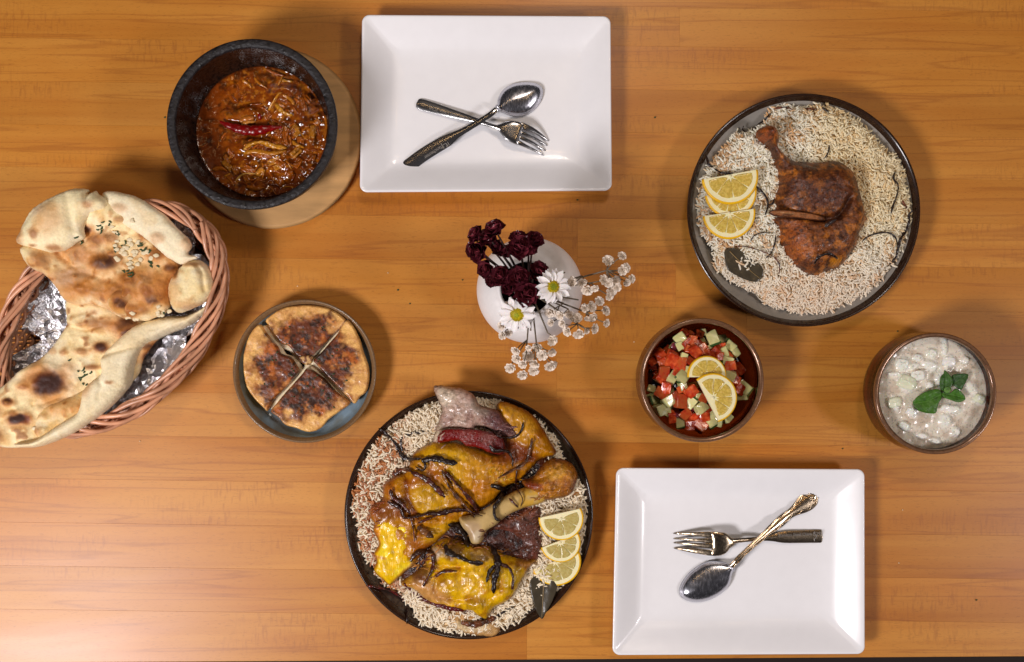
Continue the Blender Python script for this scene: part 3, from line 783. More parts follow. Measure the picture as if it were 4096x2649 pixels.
# small plate of stuffed flatbread
spl, SC, sl = dish('round_plate', 'small round blue grey plate with brown speckled rim under the quartered flatbread', BR.p(779, 770), .027,
    [('plate_body', [(.0001, .001), (.055, .001), (.060, 0), (.064, .002), (.080, .012), (.0885, .0235), (.0900, .0272), (.0896, .0282)]),
     ('rim', [(.0896, .0282), (.0886, .0288), (.0872, .0284), (.0850, .0260), (.0835, .0235)]),
     ('inner_glaze', [(.0835, .0235), (.081, .0165), (.076, .0105), (.068, .0078), (.055, .0072), (.0001, .0072)])],
    [M['bluerim'], M['bluerim'], M['blueplate']])
G3 = Ground(); [G3.add(*v) for v in sl]
# two glass bowls
def glass_bowl(label, center, R, zr, rb):
    c = W(*center, zr)
    t = thing('glass_bowl', label, 'bowl', (c[0], c[1], 0), 'brown glass bowls')
    o = [(.0001, .0012), (rb * .55, .0012), (rb * .75, 0), (rb * .95, .002), (rb * 1.08, .010), (R * 1.01, zr * .40), (R * 1.015, zr * .7), (R * .998, zr * .95), (R, zr - .0015), (R - .0012, zr), (R - .0030, zr), (R - .0042, zr - .0018)]
    i = [(R - .0042, zr - .0018), (R * .985 - .0035, zr * .7), (R * .97 - .0035, zr * .42), (rb * 1.03 - .003, .014), (rb * .85, .0075), (rb * .5, .0062), (.0001, .006)]
    V, F = lathe(prof(o + i[1:], 4), c[0], c[1], 112)
    mobj('glass_body', V, F, M['glass'], t)
    V, F = lathe(prof([(R + .0006, zr - .0065), (R + .0009, zr - .002), (R - .0002, zr + .0007), (R - .0024, zr + .0008), (R - .0046, zr - .0006), (R - .0052, zr - .0040)], 3), c[0], c[1], 112)
    mobj('rim', V, F, M['rim_highlight'], t)  # ring added over the glass edge to carry its highlight
    return t, c
gb1, C1 = glass_bowl('brown glass bowl filled with diced tomato and cucumber salad', SA.p(832, 788), .0748, .066, .056)
gb2, C2 = glass_bowl('brown glass bowl filled with white yogurt and mint', YO.p(912, 782), .0730, .074, .056)

# ------------------------------------------------------------------ rice
def grains(pos, ang, tilt, Ln, rad, bend, colr):
    n = len(pos)
    ts = np.array([-1, -.72, 0, .72, 1]); rs_ = np.array([.35, .88, 1.0, .86, .3]); K = 5
    th = np.arange(K) * 2 * math.pi / K
    u = ts[None, :, None] * Ln[:, None, None] / 2 * np.ones((1, 1, K))
    v = rs_[None, :, None] * rad[:, None, None] * np.cos(th)[None, None, :] + (bend[:, None] * (ts[None, :] ** 2 - .4))[:, :, None] * Ln[:, None, None]
    w_ = rs_[None, :, None] * rad[:, None, None] * np.sin(th)[None, None, :] * .85
    ca, sa, ct, st = [f(a)[:, None, None] for f, a in ((np.cos, ang), (np.sin, ang), (np.cos, tilt), (np.sin, tilt))]
    x = u * ct - w_ * st; z = u * st + w_ * ct
    X = x * ca - v * sa + pos[:, 0, None, None]; Y = x * sa + v * ca + pos[:, 1, None, None]; Z = z + pos[:, 2, None, None]
    V = np.stack([X, Y, Z], -1).reshape(-1, 3)
    nv = 5 * K; f = []
    for i in range(4):
        for k in range(K):
            k2 = (k + 1) % K
            f.append((i * K + k, i * K + k2, (i + 1) * K + k2)); f.append((i * K + k, (i + 1) * K + k2, (i + 1) * K + k))
    for k in range(1, K - 1): f.append((0, k + 1, k)); f.append((4 * K, 4 * K + k, 4 * K + k + 1))
    f = np.array(f)
    F = (f[None] + (np.arange(n) * nv)[:, None, None]).reshape(-1, 3)
    return V, F, np.repeat(colr, nv, 0)

def rice_on(label, outline, G, zc, bedH, R, count, colf, seed, hole=None, big=1.0):
    r_ = np.random.default_rng(seed)
    def hfn(X, Y, t): return .016 * (fbm(X, Y, 60, seed, 3) - .5) * t
    V, F, _ = patch(outline, res=14, z=zc, H=bedH, R=R, hf=hfn, Hb=.0005, smooth=2)
    t = thing('rice', label, 'rice', (V[:, 0].mean(), V[:, 1].mean(), .008)); t['kind'] = 'stuff'
    o = mobj('rice_bed', V, F, M['ricebed'], t)
    G.add(V, F)
    P = cat(outline, step=12); P2_ = P
    x0, y0 = P.min(0) - 10; x1, y1 = P.max(0) + 10
    N = int(count * 1.6)
    X = r_.uniform(x0, x1, N); Y = r_.uniform(y0, y1, N)
    ins = inside(X, Y, P); d = dist_poly(X, Y, P)
    keep = (ins) | ((d < 7) & (r_.random(N) < .35))
    if hole is not None: keep &= ~hole(X, Y)
    cc, rmax = ((GC, .1355) if G is G1 else (BC, .1475))
    wx, wy = (X - 2048) * S * (1 - .025 / D), -(Y - 1324.5) * S * (1 - .025 / D)
    keep &= np.hypot(wx - cc[0], wy - cc[1]) < rmax
    X, Y = X[keep][:count], Y[keep][:count]
    n = len(X)
    pos = np.zeros((n, 3))
    lay = r_.random(n) ** 1.3
    for i in range(n):
        z = G.zp(X[i], Y[i], .009); pos[i] = W(X[i], Y[i], z)
        pos[i, 2] = z + .0004 + lay[i] * .0048
    C = colf(X, Y, r_)
    Vg, Fg, Cg = grains(pos, r_.uniform(0, 6.28, n), r_.normal(0, .32, n), r_.uniform(.0072, .0112, n) * big, r_.uniform(.00105, .00135, n) * big, r_.normal(0, .09, n), C)
    og = mobj('rice_grains', Vg, Fg, M['rice'], t, Cg); og['kind'] = 'stuff'
    return t
# outline of the rice on the grey plate
ro1 = CH([(560, 190), (600, 150), (700, 150), (790, 160), (850, 130), (940, 150), (1040, 200), (1130, 260), (1210, 350), (1280, 420), (1350, 480), (1380, 600), (1410, 720), (1400, 880), (1380, 960), (1330, 1060), (1240, 1190), (1150, 1270),
          (1050, 1320), (920, 1380), (780, 1385), (640, 1360), (540, 1330), (480, 1260), (370, 1210), (250, 1130), (230, 1000), (170, 920), (140, 800), (150, 640), (200, 520), (270, 430), (340, 350), (350, 310), (430, 310), (520, 260)])
def rc1(X, Y, r_):
    n = len(X); C = flat(n, (255, 249, 228)) * (0.92 + .16 * r_.random((n, 1)))
    C = mix(C, (232, 176, 112), (r_.random(n) < .09) * .7)
    C = mix(C, (216, 158, 92), sstep(.50, .66, fbm(X, Y, 50, 77)) * (r_.random(n) < .5) * .75)
    C = mix(C, (252, 226, 168), sstep(3150, 3350, X) * (1 - sstep(800, 1100, Y)) * .6); C = mix(C, (240, 206, 176), sstep(900, 1250, Y) * .55)
    return C
rice_on('white basmati rice mounded on the grey plate around the chicken', ro1, G1, .02, .017, 110, 10500, rc1, 5)
ro2 = LA([(610, 130), (520, 170), (440, 220), (370, 290), (260, 370), (220, 460), (190, 560), (160, 640), (160, 760), (190, 850), (200, 980), (240, 1020), (290, 1100), (350, 1180), (430, 1220), (480, 1290), (540, 1380), (640, 1440), (700, 1450), (760, 1440), (880, 1460),
          (990, 1430), (1060, 1390), (1140, 1320), (1250, 1230), (1340, 1150), (1440, 960), (1470, 880), (1460, 760), (1450, 640), (1410, 580), (1350, 520), (1310, 400), (1210, 260), (1150, 210), (1030, 150), (880, 120), (740, 90)])
def rc2(X, Y, r_):
    n = len(X); C = flat(n, (252, 234, 204)) * (0.86 + .22 * r_.random((n, 1)))
    left = 1 - sstep(1560, 1680, X)
    C = mix(C, (176, 96, 40), (r_.random(n) < .28) * .85 * left)
    C = mix(C, (190, 118, 62), sstep(.5, .62, fbm(X, Y, 40, 71)) * (r_.random(n) < .6) * left)
    return C
rice_on('white rice with brown seasoned grains around the lamb on the dark plate', ro2, G2, .016, .012, 90, 9000, rc2, 6, big=1.05,
        hole=lambda X, Y: (((X - LA.p(790, 700)[0]) / 230) ** 2 + ((Y - LA.p(790, 760)[1]) / 300) ** 2) < 1)

# ------------------------------------------------------------------ lemon slices
def lemon(center, R, ang, G, label, group, cut=.0, nseg=5, lift=.004, tilt=(0, 0), seed=1, zfix=None):
    """slice lying flat: circle centre in photo px, R in px, the rind bulges towards ang (degrees, photo sense), cut = how far past the centre the chord lies"""
    px, py = center
    z = (G.zp(px, py, .02) if zfix is None else zfix) + lift
    f = S * (1 - z / D); Rw = R * f; th = .0036
    w = W(px, py, z)
    t = thing('lemon_slice', label, 'lemon slice', w, group)
    ORG[t.name] = np.array([0, 0, 0.0])
    phi = math.acos(max(-1, min(1, -cut)))          # half opening of the arc
    def ringp(r, a): return (r * math.cos(a), r * math.sin(a))
    n = 36
    arc = np.linspace(-phi, phi, n)
    def solid(out, z0, z1, rnd=.0):
        m = len(out)
        V = [(x, y, z0) for x, y in out] + [(x, y, z1) for x, y in out]
        F = [tuple(range(m))[::-1], tuple(range(m, 2 * m))] + [(k, (k + 1) % m, m + (k + 1) % m, m + k) for k in range(m)]
        return V, F
    pith = [ringp(Rw * .935, a) for a in arc]
    V, F = solid(pith, 0, th); mobj('pith', V, F, M['lpith'], t, smooth=False)
    V, F = [], []
    sec = [(.925, th * 1.0), (.95, th * 1.01), (.985, th * .85), (1.004, th * .5), (1.0, th * .1), (.96, -.0001), (.925, .0)]
    for a in arc:
        for r, zz in sec: V.append((Rw * r * math.cos(a), Rw * r * math.sin(a), zz))
    m = len(sec)
    for i in range(n - 1):
        for k in range(m - 1): F.append((i * m + k, (i + 1) * m + k, (i + 1) * m + k + 1, i * m + k + 1))
    F += [tuple(range(m)), tuple((n - 1) * m + k for k in range(m))[::-1]]
    mobj('rind', V, F, M['lrind'], t)
    rs2 = random.Random(seed)
    tot = 2 * phi; gap = .045
    off = rs2.uniform(-.1, .1)
    e = [-phi + .05] + sorted([-phi + tot * (k / nseg) + rs2.uniform(-.06, .06) for k in range(1, nseg)]) + [phi - .05]
    for a0, a1 in zip(e, e[1:]):
        a0 += gap * .5; a1 -= gap * .5
        am = (a0 + a1) / 2
        outl = []
        r0 = .07 * Rw / max(.3, (a1 - a0))
        chord = -cut * Rw
        inner = (r0 * math.cos(am), r0 * math.sin(am))
        pts = [inner] + [ringp(Rw * (.79 - .08 * (abs(2 * k / 8 - 1) ** 4)), a0 + (a1 - a0) * k / 8) for k in range(9)]
        pts = cat(pts, closed=True, n=3)
        cx_, cy_ = pts.mean(0)
        V, F = [], []; m = len(pts)
        for sc_k, zz in ((1, th * .9), (.97, th * 1.10), (.90, th * 1.18), (.6, th * 1.12), (.3, th * 1.16)):
            for x, y in pts: V.append((cx_ + (x - cx_) * sc_k, cy_ + (y - cy_) * sc_k, zz + rs2.uniform(-1, 1) * .00022))
        for i in range(4):
            for k in range(m): F.append((i * m + k, i * m + (k + 1) % m, (i + 1) * m + (k + 1) % m, (i + 1) * m + k))
        F.append(tuple(4 * m + k for k in range(m)))
        mobj('segment', V, F, M['lflesh2' if G is G2 else 'lflesh'], t)
    # white core at the centre
    V, F = solid([(Rw * .06 * math.cos(a), Rw * .06 * math.sin(a)) for a in np.linspace(0, 2 * math.pi, 9)[:-1]], th * .8, th * 1.15)
    mobj('core', V, F, M['lpith'], t)
    t.rotation_euler = (math.radians(tilt[0]), math.radians(tilt[1]), math.radians(-ang))
    return t
gl1 = 'lemon slices on the grey plate'
lemon(CH.p(324, 790), 158 / 1.5098, 82, G1, 'lowest of the three half lemon slices beside the chicken', gl1, .02, 5, .006, (4, 0), 1, zfix=.040)
lemon(CH.p(334, 662), 156 / 1.5098, 80, G1, 'middle half lemon slice beside the chicken, mostly covered by the top slice', gl1, .02, 5, .0, (3, 0), 2, zfix=.044)
lemon(CH.p(330, 568), 170 / 1.5098, 80, G1, 'topmost half lemon slice beside the chicken with rice grains on it', gl1, .06, 4, .0, (3, 0), 3, zfix=.0485)

# ------------------------------------------------------------------ roast chicken leg
co = CH([(500, 300), (510, 278), (545, 260), (575, 254), (605, 264), (626, 300), (638, 345), (630, 375), (648, 400), (685, 432), (730, 460), (800, 465), (870, 470), (940, 462), (1000, 462), (1050, 488), (1090, 522), (1115, 575), (1135, 640), (1150, 700), (1166, 770),
         (1176, 820), (1160, 855), (1132, 910), (1118, 970), (1092, 1020), (1062, 1062), (1030, 1100), (970, 1132), (900, 1160), (860, 1176), (800, 1160), (745, 1120), (718, 1080), (690, 1038), (668, 990), (645, 950), (640, 890), (610, 850), (585, 805), (590, 770), (610, 745),
         (604, 690), (626, 640), (628, 560), (614, 500), (590, 420), (562, 382), (524, 345), (504, 325)])
crease = np.array(CH([(560, 790), (640, 800), (760, 812), (880, 835), (970, 815), (1010, 760), (1040, 700)]))
def chf(X, Y, t):
    d = dist_poly(X, Y, crease, False)
    h = -.010 * np.exp(-(d / 11) ** 2)
    for (x, y, rx, ry, a, H_) in ((800, 620, 200, 130, 10, .010), (1020, 620, 110, 150, 0, .005), (820, 980, 170, 150, 10, .008), (1080, 900, 90, 170, 20, .006), (570, 300, 60, 45, 40, .006), (600, 520, 60, 160, -12, .004)):
        px, py = CH.p(x, y); u, v = (X - px), (Y - py); ar = math.radians(a)
        uu = (u * math.cos(ar) + v * math.sin(ar)) * 1.51 / rx; vv = (-u * math.sin(ar) + v * math.cos(ar)) * 1.51 / ry
        h = h + H_ * np.exp(-(uu ** 2 + vv ** 2))
    h += .0030 * (fbm(X, Y, 26, 8, 4) - .5) * 2 * t + .0012 * (fbm(X, Y, 9, 18, 3) - .5) * 2 * t
    for seam in ([(940, 780), (965, 690), (1000, 640)], [(1005, 625), (1060, 650), (1095, 665)], [(690, 560), (760, 490), (860, 520)]):
        h -= .0022 * np.exp(-(dist_poly(X, Y, np.array(CH(seam)), False) / 4) ** 2)
    return h
def chc(X, Y, t, h):
    C = flat(len(X), (126, 68, 26))
    C = mix(C, (78, 40, 22), sstep(.42, .62, fbm(X, Y, 30, 41, 5)) * .8)
    C = mix(C, (184, 108, 34), sstep(.50, .66, fbm(X, Y, 24, 55, 5)) * .8)
    C = mix(C, (70, 32, 22), sw(X, Y, *CH.p(900, 690), 120, 80, 0, 3, .5, .6) * .6)
    C = mix(C, (170, 84, 26), sw(X, Y, *CH.p(700, 980), 60, 90, 0, 4, .5, .6) * .55)
    C = mix(C, (206, 128, 20), sw(X, Y, *CH.p(960, 1085), 26, 18, 0, 5, .5, .5) * .9)
    C = mix(C, (160, 76, 30), sw(X, Y, *CH.p(540, 310), 40, 30, 0, 6, .5, .5) * .7)
    C = mix(C, (48, 22, 14), sstep(.56, .66, fbm(X, Y, 11, 91, 4)) * .7)
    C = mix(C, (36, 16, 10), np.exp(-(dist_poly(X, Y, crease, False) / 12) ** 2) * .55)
    return C
V, F, C = patch(co, res=4.2, z=.052, H=.034, R=92, hf=chf, base=lambda X, Y: .029 + .012 * (1 - sstep(CH.p(0, 300)[1], CH.p(0, 520)[1], Y)), Hb=.014, colf=chc, seed=3, smooth=4)
chk = thing('chicken_leg', 'dark brown roast chicken leg quarter lying on the rice', 'chicken', (V[:, 0].mean(), V[:, 1].mean(), .028))
mobj('roast_skin', V, F, M['chicken'], chk, C)
G1.add(V, F)
# split spice stick over the crease
V, F, C = patch(CH([(566, 785), (600, 768), (680, 770), (800, 784), (880, 804), (916, 830), (880, 840), (800, 832), (700, 820), (610, 812)]), res=3, z=.064, H=.004, R=10, Hb=.003, smooth=1, jag=1.5,
                colf=lambda X, Y, t, h: mix(mix(flat(len(X), (150, 92, 52)), (66, 32, 18), 1 - sstep(.2, .8, t)), (40, 20, 12), sstep(.5, .6, fbm(X * .2, Y, 7, 4)) * .6))
tag(mobj('spice_pod', V, F, M['onion'], None, C), 'long split brown spice pod lying across the crease of the chicken', 'spice')
V, F, C = patch(CH([(720, 845), (800, 838), (900, 845), (905, 862), (820, 874), (730, 870)]), res=3, z=.060, H=.003, R=10, Hb=.003, smooth=1, jag=1.5, colf=lambda X, Y, t, h: mix(flat(len(X), (92, 46, 22)), (40, 20, 12), 1 - t))
tag(mobj('spice_pod', V, F, M['onion'], None, C), 'shorter dark spice pod tucked below the long one on the chicken', 'spice')

def onion(crop, pts, wpx, G, label, col=(34, 18, 14), dish_=None, raise_=.002, flatn=.5, name='fried_onion_strip'):
    r = wpx / crop.k * S * .48
    if G is G2: r *= 1.2
    raise_ += .0052 if G is G1 else .0014
    V, F = strip_at(G, crop(pts), r, 8, flatn, .7, .3, dflt=.02, raise_=raise_, taper=.3)
    n = len(V)
    c = flat(n, col) * (0.7 + .7 * rng.random((n, 1)))
    if sum(col) > 120: c = mix(c, (46, 22, 14), (np.sin(np.arange(n) // 8 * .6 + wpx) > .2) * .75)
    return tag(mobj(name, V, F, M['onion'], None, c), label, 'onion', dish_)
gO1 = 'dark fried onion strips on the grey plate'
BK = (34, 20, 16); BN = (112, 58, 34)
for pts, wd, c, lb in (
    ([(490, 262), (530, 235), (560, 205), (585, 180)], 13, BK, 'black onion strip along the upper edge of the rice, left of the pale onion piece'),
    ([(415, 262), (408, 284), (430, 300), (460, 296), (490, 268)], 11, BK, 'black onion curl looping off the rice onto the grey plate'),
    ([(600, 158), (645, 152), (690, 156), (710, 166)], 16, BN, 'brown onion strip at the very top of the rice on the grey plate'),
    ([(780, 160), (820, 158), (858, 166)], 14, BN, 'short brown onion strip at the top of the rice, right of the longer one'),
    ([(880, 150), (910, 165), (930, 180)], 12, BK, 'small black onion bit at the top right of the rice'),
    ([(188, 438), (196, 470), (206, 500), (232, 512)], 16, BK, 'black onion strip at the rice edge just above the top lemon slice'),
    ([(236, 520), (280, 545), (330, 548), (380, 565), (430, 585)], 12, BK, 'thin black onion strip behind the topmost lemon slice'),
    ([(492, 628), (530, 665), (556, 705), (560, 750), (545, 800)], 16, BK, 'curved black onion strip between the lemon slices and the chicken'),
    ([(556, 745), (590, 730), (600, 700)], 12, BK, 'short black onion strip touching the left side of the chicken'),
    ([(456, 958), (480, 925), (530, 908), (604, 910)], 9, BK, 'thin black onion arc below the lemon slices'),
    ([(606, 920), (604, 965), (580, 1030), (545, 1064)], 11, BK, 'black onion strip hanging down beside the lower chicken'),
    ([(370, 990), (440, 994), (520, 1018), (590, 1050), (628, 1095), (630, 1155)], 10, (96, 42, 22), 'long thin brown onion strip above the bay leaf'),
    ([(1130, 960), (1165, 932), (1230, 910), (1290, 908), (1330, 935), (1345, 980)], 10, BK, 'thin black onion arc on the rice right of the chicken'),
    ([(1332, 535), (1320, 580), (1348, 620), (1340, 680), (1318, 740), (1305, 790)], 17, BK, 'wavy black onion strip near the right rim of the grey plate'),
    ([(1372, 712), (1392, 745), (1420, 780)], 16, BN, 'short brown onion strip at the right edge of the rice'),
    ([(1440, 775), (1415, 795), (1412, 850), (1390, 900), (1360, 950), (1345, 1010), (1330, 1060), (1285, 1110)], 18, BK, 'long black onion strip following the lower right rim of the grey plate'),
    ([(842, 1098), (856, 1068), (885, 1045), (930, 1036), (965, 1052), (985, 1066)], 18, BK, 'black onion strip lying on the lower part of the chicken'),
    ([(930, 378), (930, 405), (915, 440), (900, 460)], 10, BK, 'thin black onion strip on the rice above the chicken thigh'),
    ([(905, 872), (935, 850), (975, 828)], 24, (60, 54, 54), 'thick black onion piece in the crease of the chicken')):
    onion(CH, pts, wd, G1, lb, c, gO1)

def leaf(name, crop, outline, mid, G, label, category, m, mv, z=None, H=.002, lift=.004, group=None):
    ctr = np.mean(crop(outline), 0)
    zz = G.zp(ctr[0], ctr[1], .02) + lift if z is None else z
    P = np.array(crop(mid))
    def hf(X, Y, t):
        d = dist_poly(X, Y, P, False); return .0010 * np.minimum(d / 20, 1.6) + .0012 * (fbm(X, Y, 30, 6, 2) - .5)
    V, F, _ = patch(crop(outline), res=4, z=zz, H=.0004, R=4, hf=hf, Hb=.0004, smooth=1)
    t = thing(name, label, category, (V[:, 0].mean(), V[:, 1].mean(), zz), group)
    mobj('blade', V, F, m, t)
    g = Ground(); g.add(V, F)
    pts = [W(x, y, g.zp(x, y, zz) + .0003) for x, y in cat(crop(mid), closed=False, n=4)]
    mobj('midrib', *tube(pts, np.linspace(.0007, .0003, len(pts)), 6), mv, t)
    return t
leaf('bay_leaf', CH, [(298, 1020), (330, 1000), (380, 1008), (450, 1058), (520, 1110), (532, 1160), (500, 1202), (450, 1200), (380, 1172), (312, 1122)], [(330, 1020), (400, 1090), (470, 1150), (520, 1190)], G1,
     'glossy grey green bay leaf on the rice under the lemon slices', 'bay leaf', M['bay'], M['bayvein'])

# ------------------------------------------------------------------ roast lamb
lamb = thing('roast_lamb', 'large piece of yellow glazed roast lamb with shank bone on the dark plate', 'meat', W(*LA.p(790, 780), .012))
def lpiece(name, out, z, H, R, colf, m='lamb', label=None, hf=None, seed=0, res=4.6, Hb=.01, jag=1.2, sm=3, na=.0022, nsc=24):
    jag *= 1.9
    cf0 = colf
    if m in ('lamb', 'lambfat') and name not in ('tomato_skin', 'crust'):
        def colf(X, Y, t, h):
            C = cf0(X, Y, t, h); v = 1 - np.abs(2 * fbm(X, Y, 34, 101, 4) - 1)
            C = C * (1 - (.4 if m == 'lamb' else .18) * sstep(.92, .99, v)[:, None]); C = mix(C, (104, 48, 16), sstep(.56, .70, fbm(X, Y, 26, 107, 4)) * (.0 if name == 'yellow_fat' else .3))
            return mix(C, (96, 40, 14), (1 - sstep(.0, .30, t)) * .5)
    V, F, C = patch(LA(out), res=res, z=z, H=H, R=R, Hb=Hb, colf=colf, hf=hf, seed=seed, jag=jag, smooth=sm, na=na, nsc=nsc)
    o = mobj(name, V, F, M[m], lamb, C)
    if label: o['label'] = label
    G2.add(V, F); return o
def LS(X, Y, x, y, rx, ry, a=0, s=0, soft=.4, wob=.5): return sw(X, Y, *LA.p(x, y), rx / 1.4, ry / 1.4, a, s, soft, wob)
def near(X, Y, pts, w_): return np.exp(-(dist_poly(X, Y, np.array(LA(pts)), False) / w_) ** 2)
def c_crust(X, Y, t, h):
    C = flat(len(X), (196, 152, 92)); C = mix(C, (150, 96, 48), sstep(.45, .7, fbm(X, Y, 30, 2)) * .6); C = mix(C, (224, 204, 160), LS(X, Y, 800, 1400, 120, 30) * .6)  # pale ellipse is a bright glare painted into the tan crust
    return mix(C, (150, 92, 44), (1 - t) * .5)
lpiece('crust', [(660, 1320), (740, 1305), (830, 1325), (900, 1350), (965, 1385), (985, 1430), (940, 1465), (860, 1460), (780, 1442), (700, 1395)], .022, .009, 20, c_crust, label='pale glossy bread crust below the lamb', Hb=.006)
def c_dark(X, Y, t, h):
    C = flat(len(X), (92, 50, 38)); C = mix(C, (30, 12, 10), sstep(.5, .62, fbm((X + Y) * .25, (X - Y), 9, 15)) * .6); C = mix(C, (22, 8, 8), LS(X, Y, 1010, 930, 100, 45, 10, 3)); C = mix(C, (120, 62, 44), sstep(.55, .7, fbm(X * 1.2, Y * .4, 16, 5)) * .6)
    C = mix(C, (136, 74, 40), near(X, Y, [(1050, 800), (1140, 760), (1200, 735)], 9) * .8); C = mix(C, (130, 70, 56), near(X, Y, [(940, 880), (1040, 870)], 10) * .6)
    return C
lpiece('dark_meat', [(810, 930), (860, 850), (980, 800), (1100, 740), (1195, 718), (1215, 790), (1212, 880), (1222, 950), (1195, 1030), (1100, 1035), (980, 1005), (900, 985), (840, 980)], .030, .012, 60, c_dark, label='dark brown stringy meat in the hollow',
       hf=lambda X, Y, t: -.012 * LS(X, Y, 1000, 920, 110, 55, 10, 3, .6, .2) + .004 * (fbm(X, Y * .5, 12, 8) - .5))
def c_main(X, Y, t, h):
    C = flat(len(X), (188, 122, 4)); C = mix(C, (220, 166, 8), LS(X, Y, 740, 480, 220, 100, 20, 2) * .85)
    C = mix(C, (156, 76, 8), sstep(.52, .70, fbm(X, Y, 60, 12)) * .7); C = mix(C, (196, 124, 14), LS(X, Y, 920, 560, 140, 110, 0, 5) * .6)
    C = mix(C, (210, 150, 30), LS(X, Y, 1080, 260, 70, 110, -30, 6) * .7); C = mix(C, (120, 50, 20), near(X, Y, [(1120, 170), (1200, 260), (1260, 340), (1300, 440)], 13) * .7)
    C = mix(C, (110, 32, 18), LS(X, Y, 1080, 430, 110, 60, 20, 7) * .85); C = mix(C, (118, 46, 16), near(X, Y, [(640, 395), (760, 390), (900, 460), (1010, 480)], 14) * .6)
    C = mix(C, (214, 164, 18), LS(X, Y, 590, 690, 110, 80, 20, 8) * .7); C = mix(C, (118, 44, 18), near(X, Y, [(460, 590), (470, 680), (520, 770), (540, 830)], 11) * .75)
    C = mix(C, (124, 62, 26), LS(X, Y, 330, 740, 90, 60, 0, 9) * .8); C = mix(C, (100, 52, 24), LS(X, Y, 430, 690, 40, 30, 30, 2) * .8)
    C = mix(C, (216, 164, 24), LS(X, Y, 640, 880, 110, 50, -20, 10) * .7); C = mix(C, (110, 48, 16), near(X, Y, [(500, 1000), (560, 960), (640, 900)], 9) * .5)
    C = mix(C, (222, 176, 34), near(X, Y, [(960, 520), (1010, 610)], 5) * .6 + near(X, Y, [(925, 530), (985, 640)], 4) * .5)
    return C
def h_main(X, Y, t):
    h = .012 * LS(X, Y, 820, 520, 260, 150, 10, 1, .8, .1) + .006 * LS(X, Y, 560, 700, 150, 90, 20, 1, .8, .1) + .006 * LS(X, Y, 1140, 330, 70, 140, -30, 1, .8, .1)
    for q, w_, dz in (([(460, 560), (470, 680), (530, 780), (640, 790)], 10, .005), ([(560, 440), (620, 560), (760, 700), (860, 760)], 16, .002), ([(1010, 400), (1010, 480), (930, 560)], 12, .0035), ([(1040, 350), (1130, 440), (1200, 470)], 9, .003),
                      ([(940, 520), (990, 620)], 4, .0015), ([(970, 510), (1030, 600)], 4, .0015), ([(500, 870), (590, 850), (700, 850)], 9, .003)):
        h -= dz * near(X, Y, q, w_)
    return h + .0016 * (fbm(X, Y, 10, 44, 3) - .5) * 2
lpiece('glazed_slab', [(505, 430), (600, 372), (690, 362), (760, 366), (850, 400), (950, 430), (1000, 400), (985, 330), (955, 290), (958, 210), (962, 160), (1010, 152), (1090, 180), (1160, 222), (1215, 290), (1262, 370), (1294, 440), (1215, 470), (1150, 530), (1105, 575), (1010, 625),
    (960, 690), (900, 740), (840, 795), (770, 810), (700, 865), (640, 922), (560, 985), (500, 1050), (400, 1000), (300, 860), (250, 790), (262, 735), (320, 690), (330, 610), (390, 565), (450, 540), (480, 480)], .034, .014, 46, c_main, hf=h_main, seed=2, Hb=.018, res=4.4, m='lambfat')
lpiece('gap_filler', [(480, 480), (700, 380), (960, 300), (1150, 300), (1260, 430), (1330, 560), (1240, 690), (1200, 1000), (1080, 1150), (880, 1290), (640, 1260), (470, 1180), (380, 1080), (320, 900), (300, 760), (400, 580)], .024, .012, 60,
       lambda X, Y, t, h: mix(flat(len(X), (70, 30, 16)), (30, 12, 10), sstep(.45, .6, fbm(X, Y, 22, 5))), label='dark meat filler added to darken the gaps', Hb=.006, res=9)  # dark filler added below the pieces so the gaps between them look dark
def c_fat(X, Y, t, h):
    C = flat(len(X), (190, 160, 142)); C = mix(C, (160, 118, 106), sstep(.45, .7, fbm(X, Y, 40, 21)) * .6); C = mix(C, (96, 56, 56), LS(X, Y, 990, 270, 130, 70, 35, 2, .6))
    C = mix(C, (214, 196, 168), LS(X, Y, 670, 120, 60, 60, 0, 3) * .7); C = mix(C, (140, 130, 116), LS(X, Y, 880, 160, 70, 60, 0, 3) * .5); return mix(C, (216, 196, 160), LS(X, Y, 640, 330, 40, 40, 0, 1) * .6)
lpiece('fatty_flap', [(604, 72), (640, 60), (700, 68), (762, 76), (830, 110), (870, 168), (960, 195), (1005, 240), (1060, 290), (1088, 330), (1050, 352), (980, 335), (900, 292), (842, 285), (832, 310), (720, 306), (668, 312), (640, 372), (600, 376), (636, 260), (652, 200), (630, 140)],
       .046, .010, 34, c_fat, seed=5, hf=lambda X, Y, t: -.006 * sstep(1900, 1760, X) + .0018 * (fbm(X, Y, 12, 9) - .5), label='pale grey pink fatty flap of meat', Hb=.008)
def c_red(X, Y, t, h):
    C = flat(len(X), (116, 8, 6)); C = mix(C, (128, 50, 44), LS(X, Y, 800, 345, 42, 46, -20, 2, .3, .2) * .8); C = mix(C, (112, 56, 48), LS(X, Y, 915, 355, 48, 42, 0, 3, .3, .2) * .8)
    return mix(C, (78, 10, 8), LS(X, Y, 985, 400, 40, 50, 0, 2) * .7)
lpiece('tomato_skin', [(655, 312), (740, 302), (830, 306), (920, 318), (985, 340), (1008, 390), (1000, 440), (940, 440), (850, 405), (790, 398), (742, 366), (636, 378)], .056, .0035, 14, c_red, seed=6, label='dark red tomato skin stretched over the lamb', Hb=.005, na=.001)
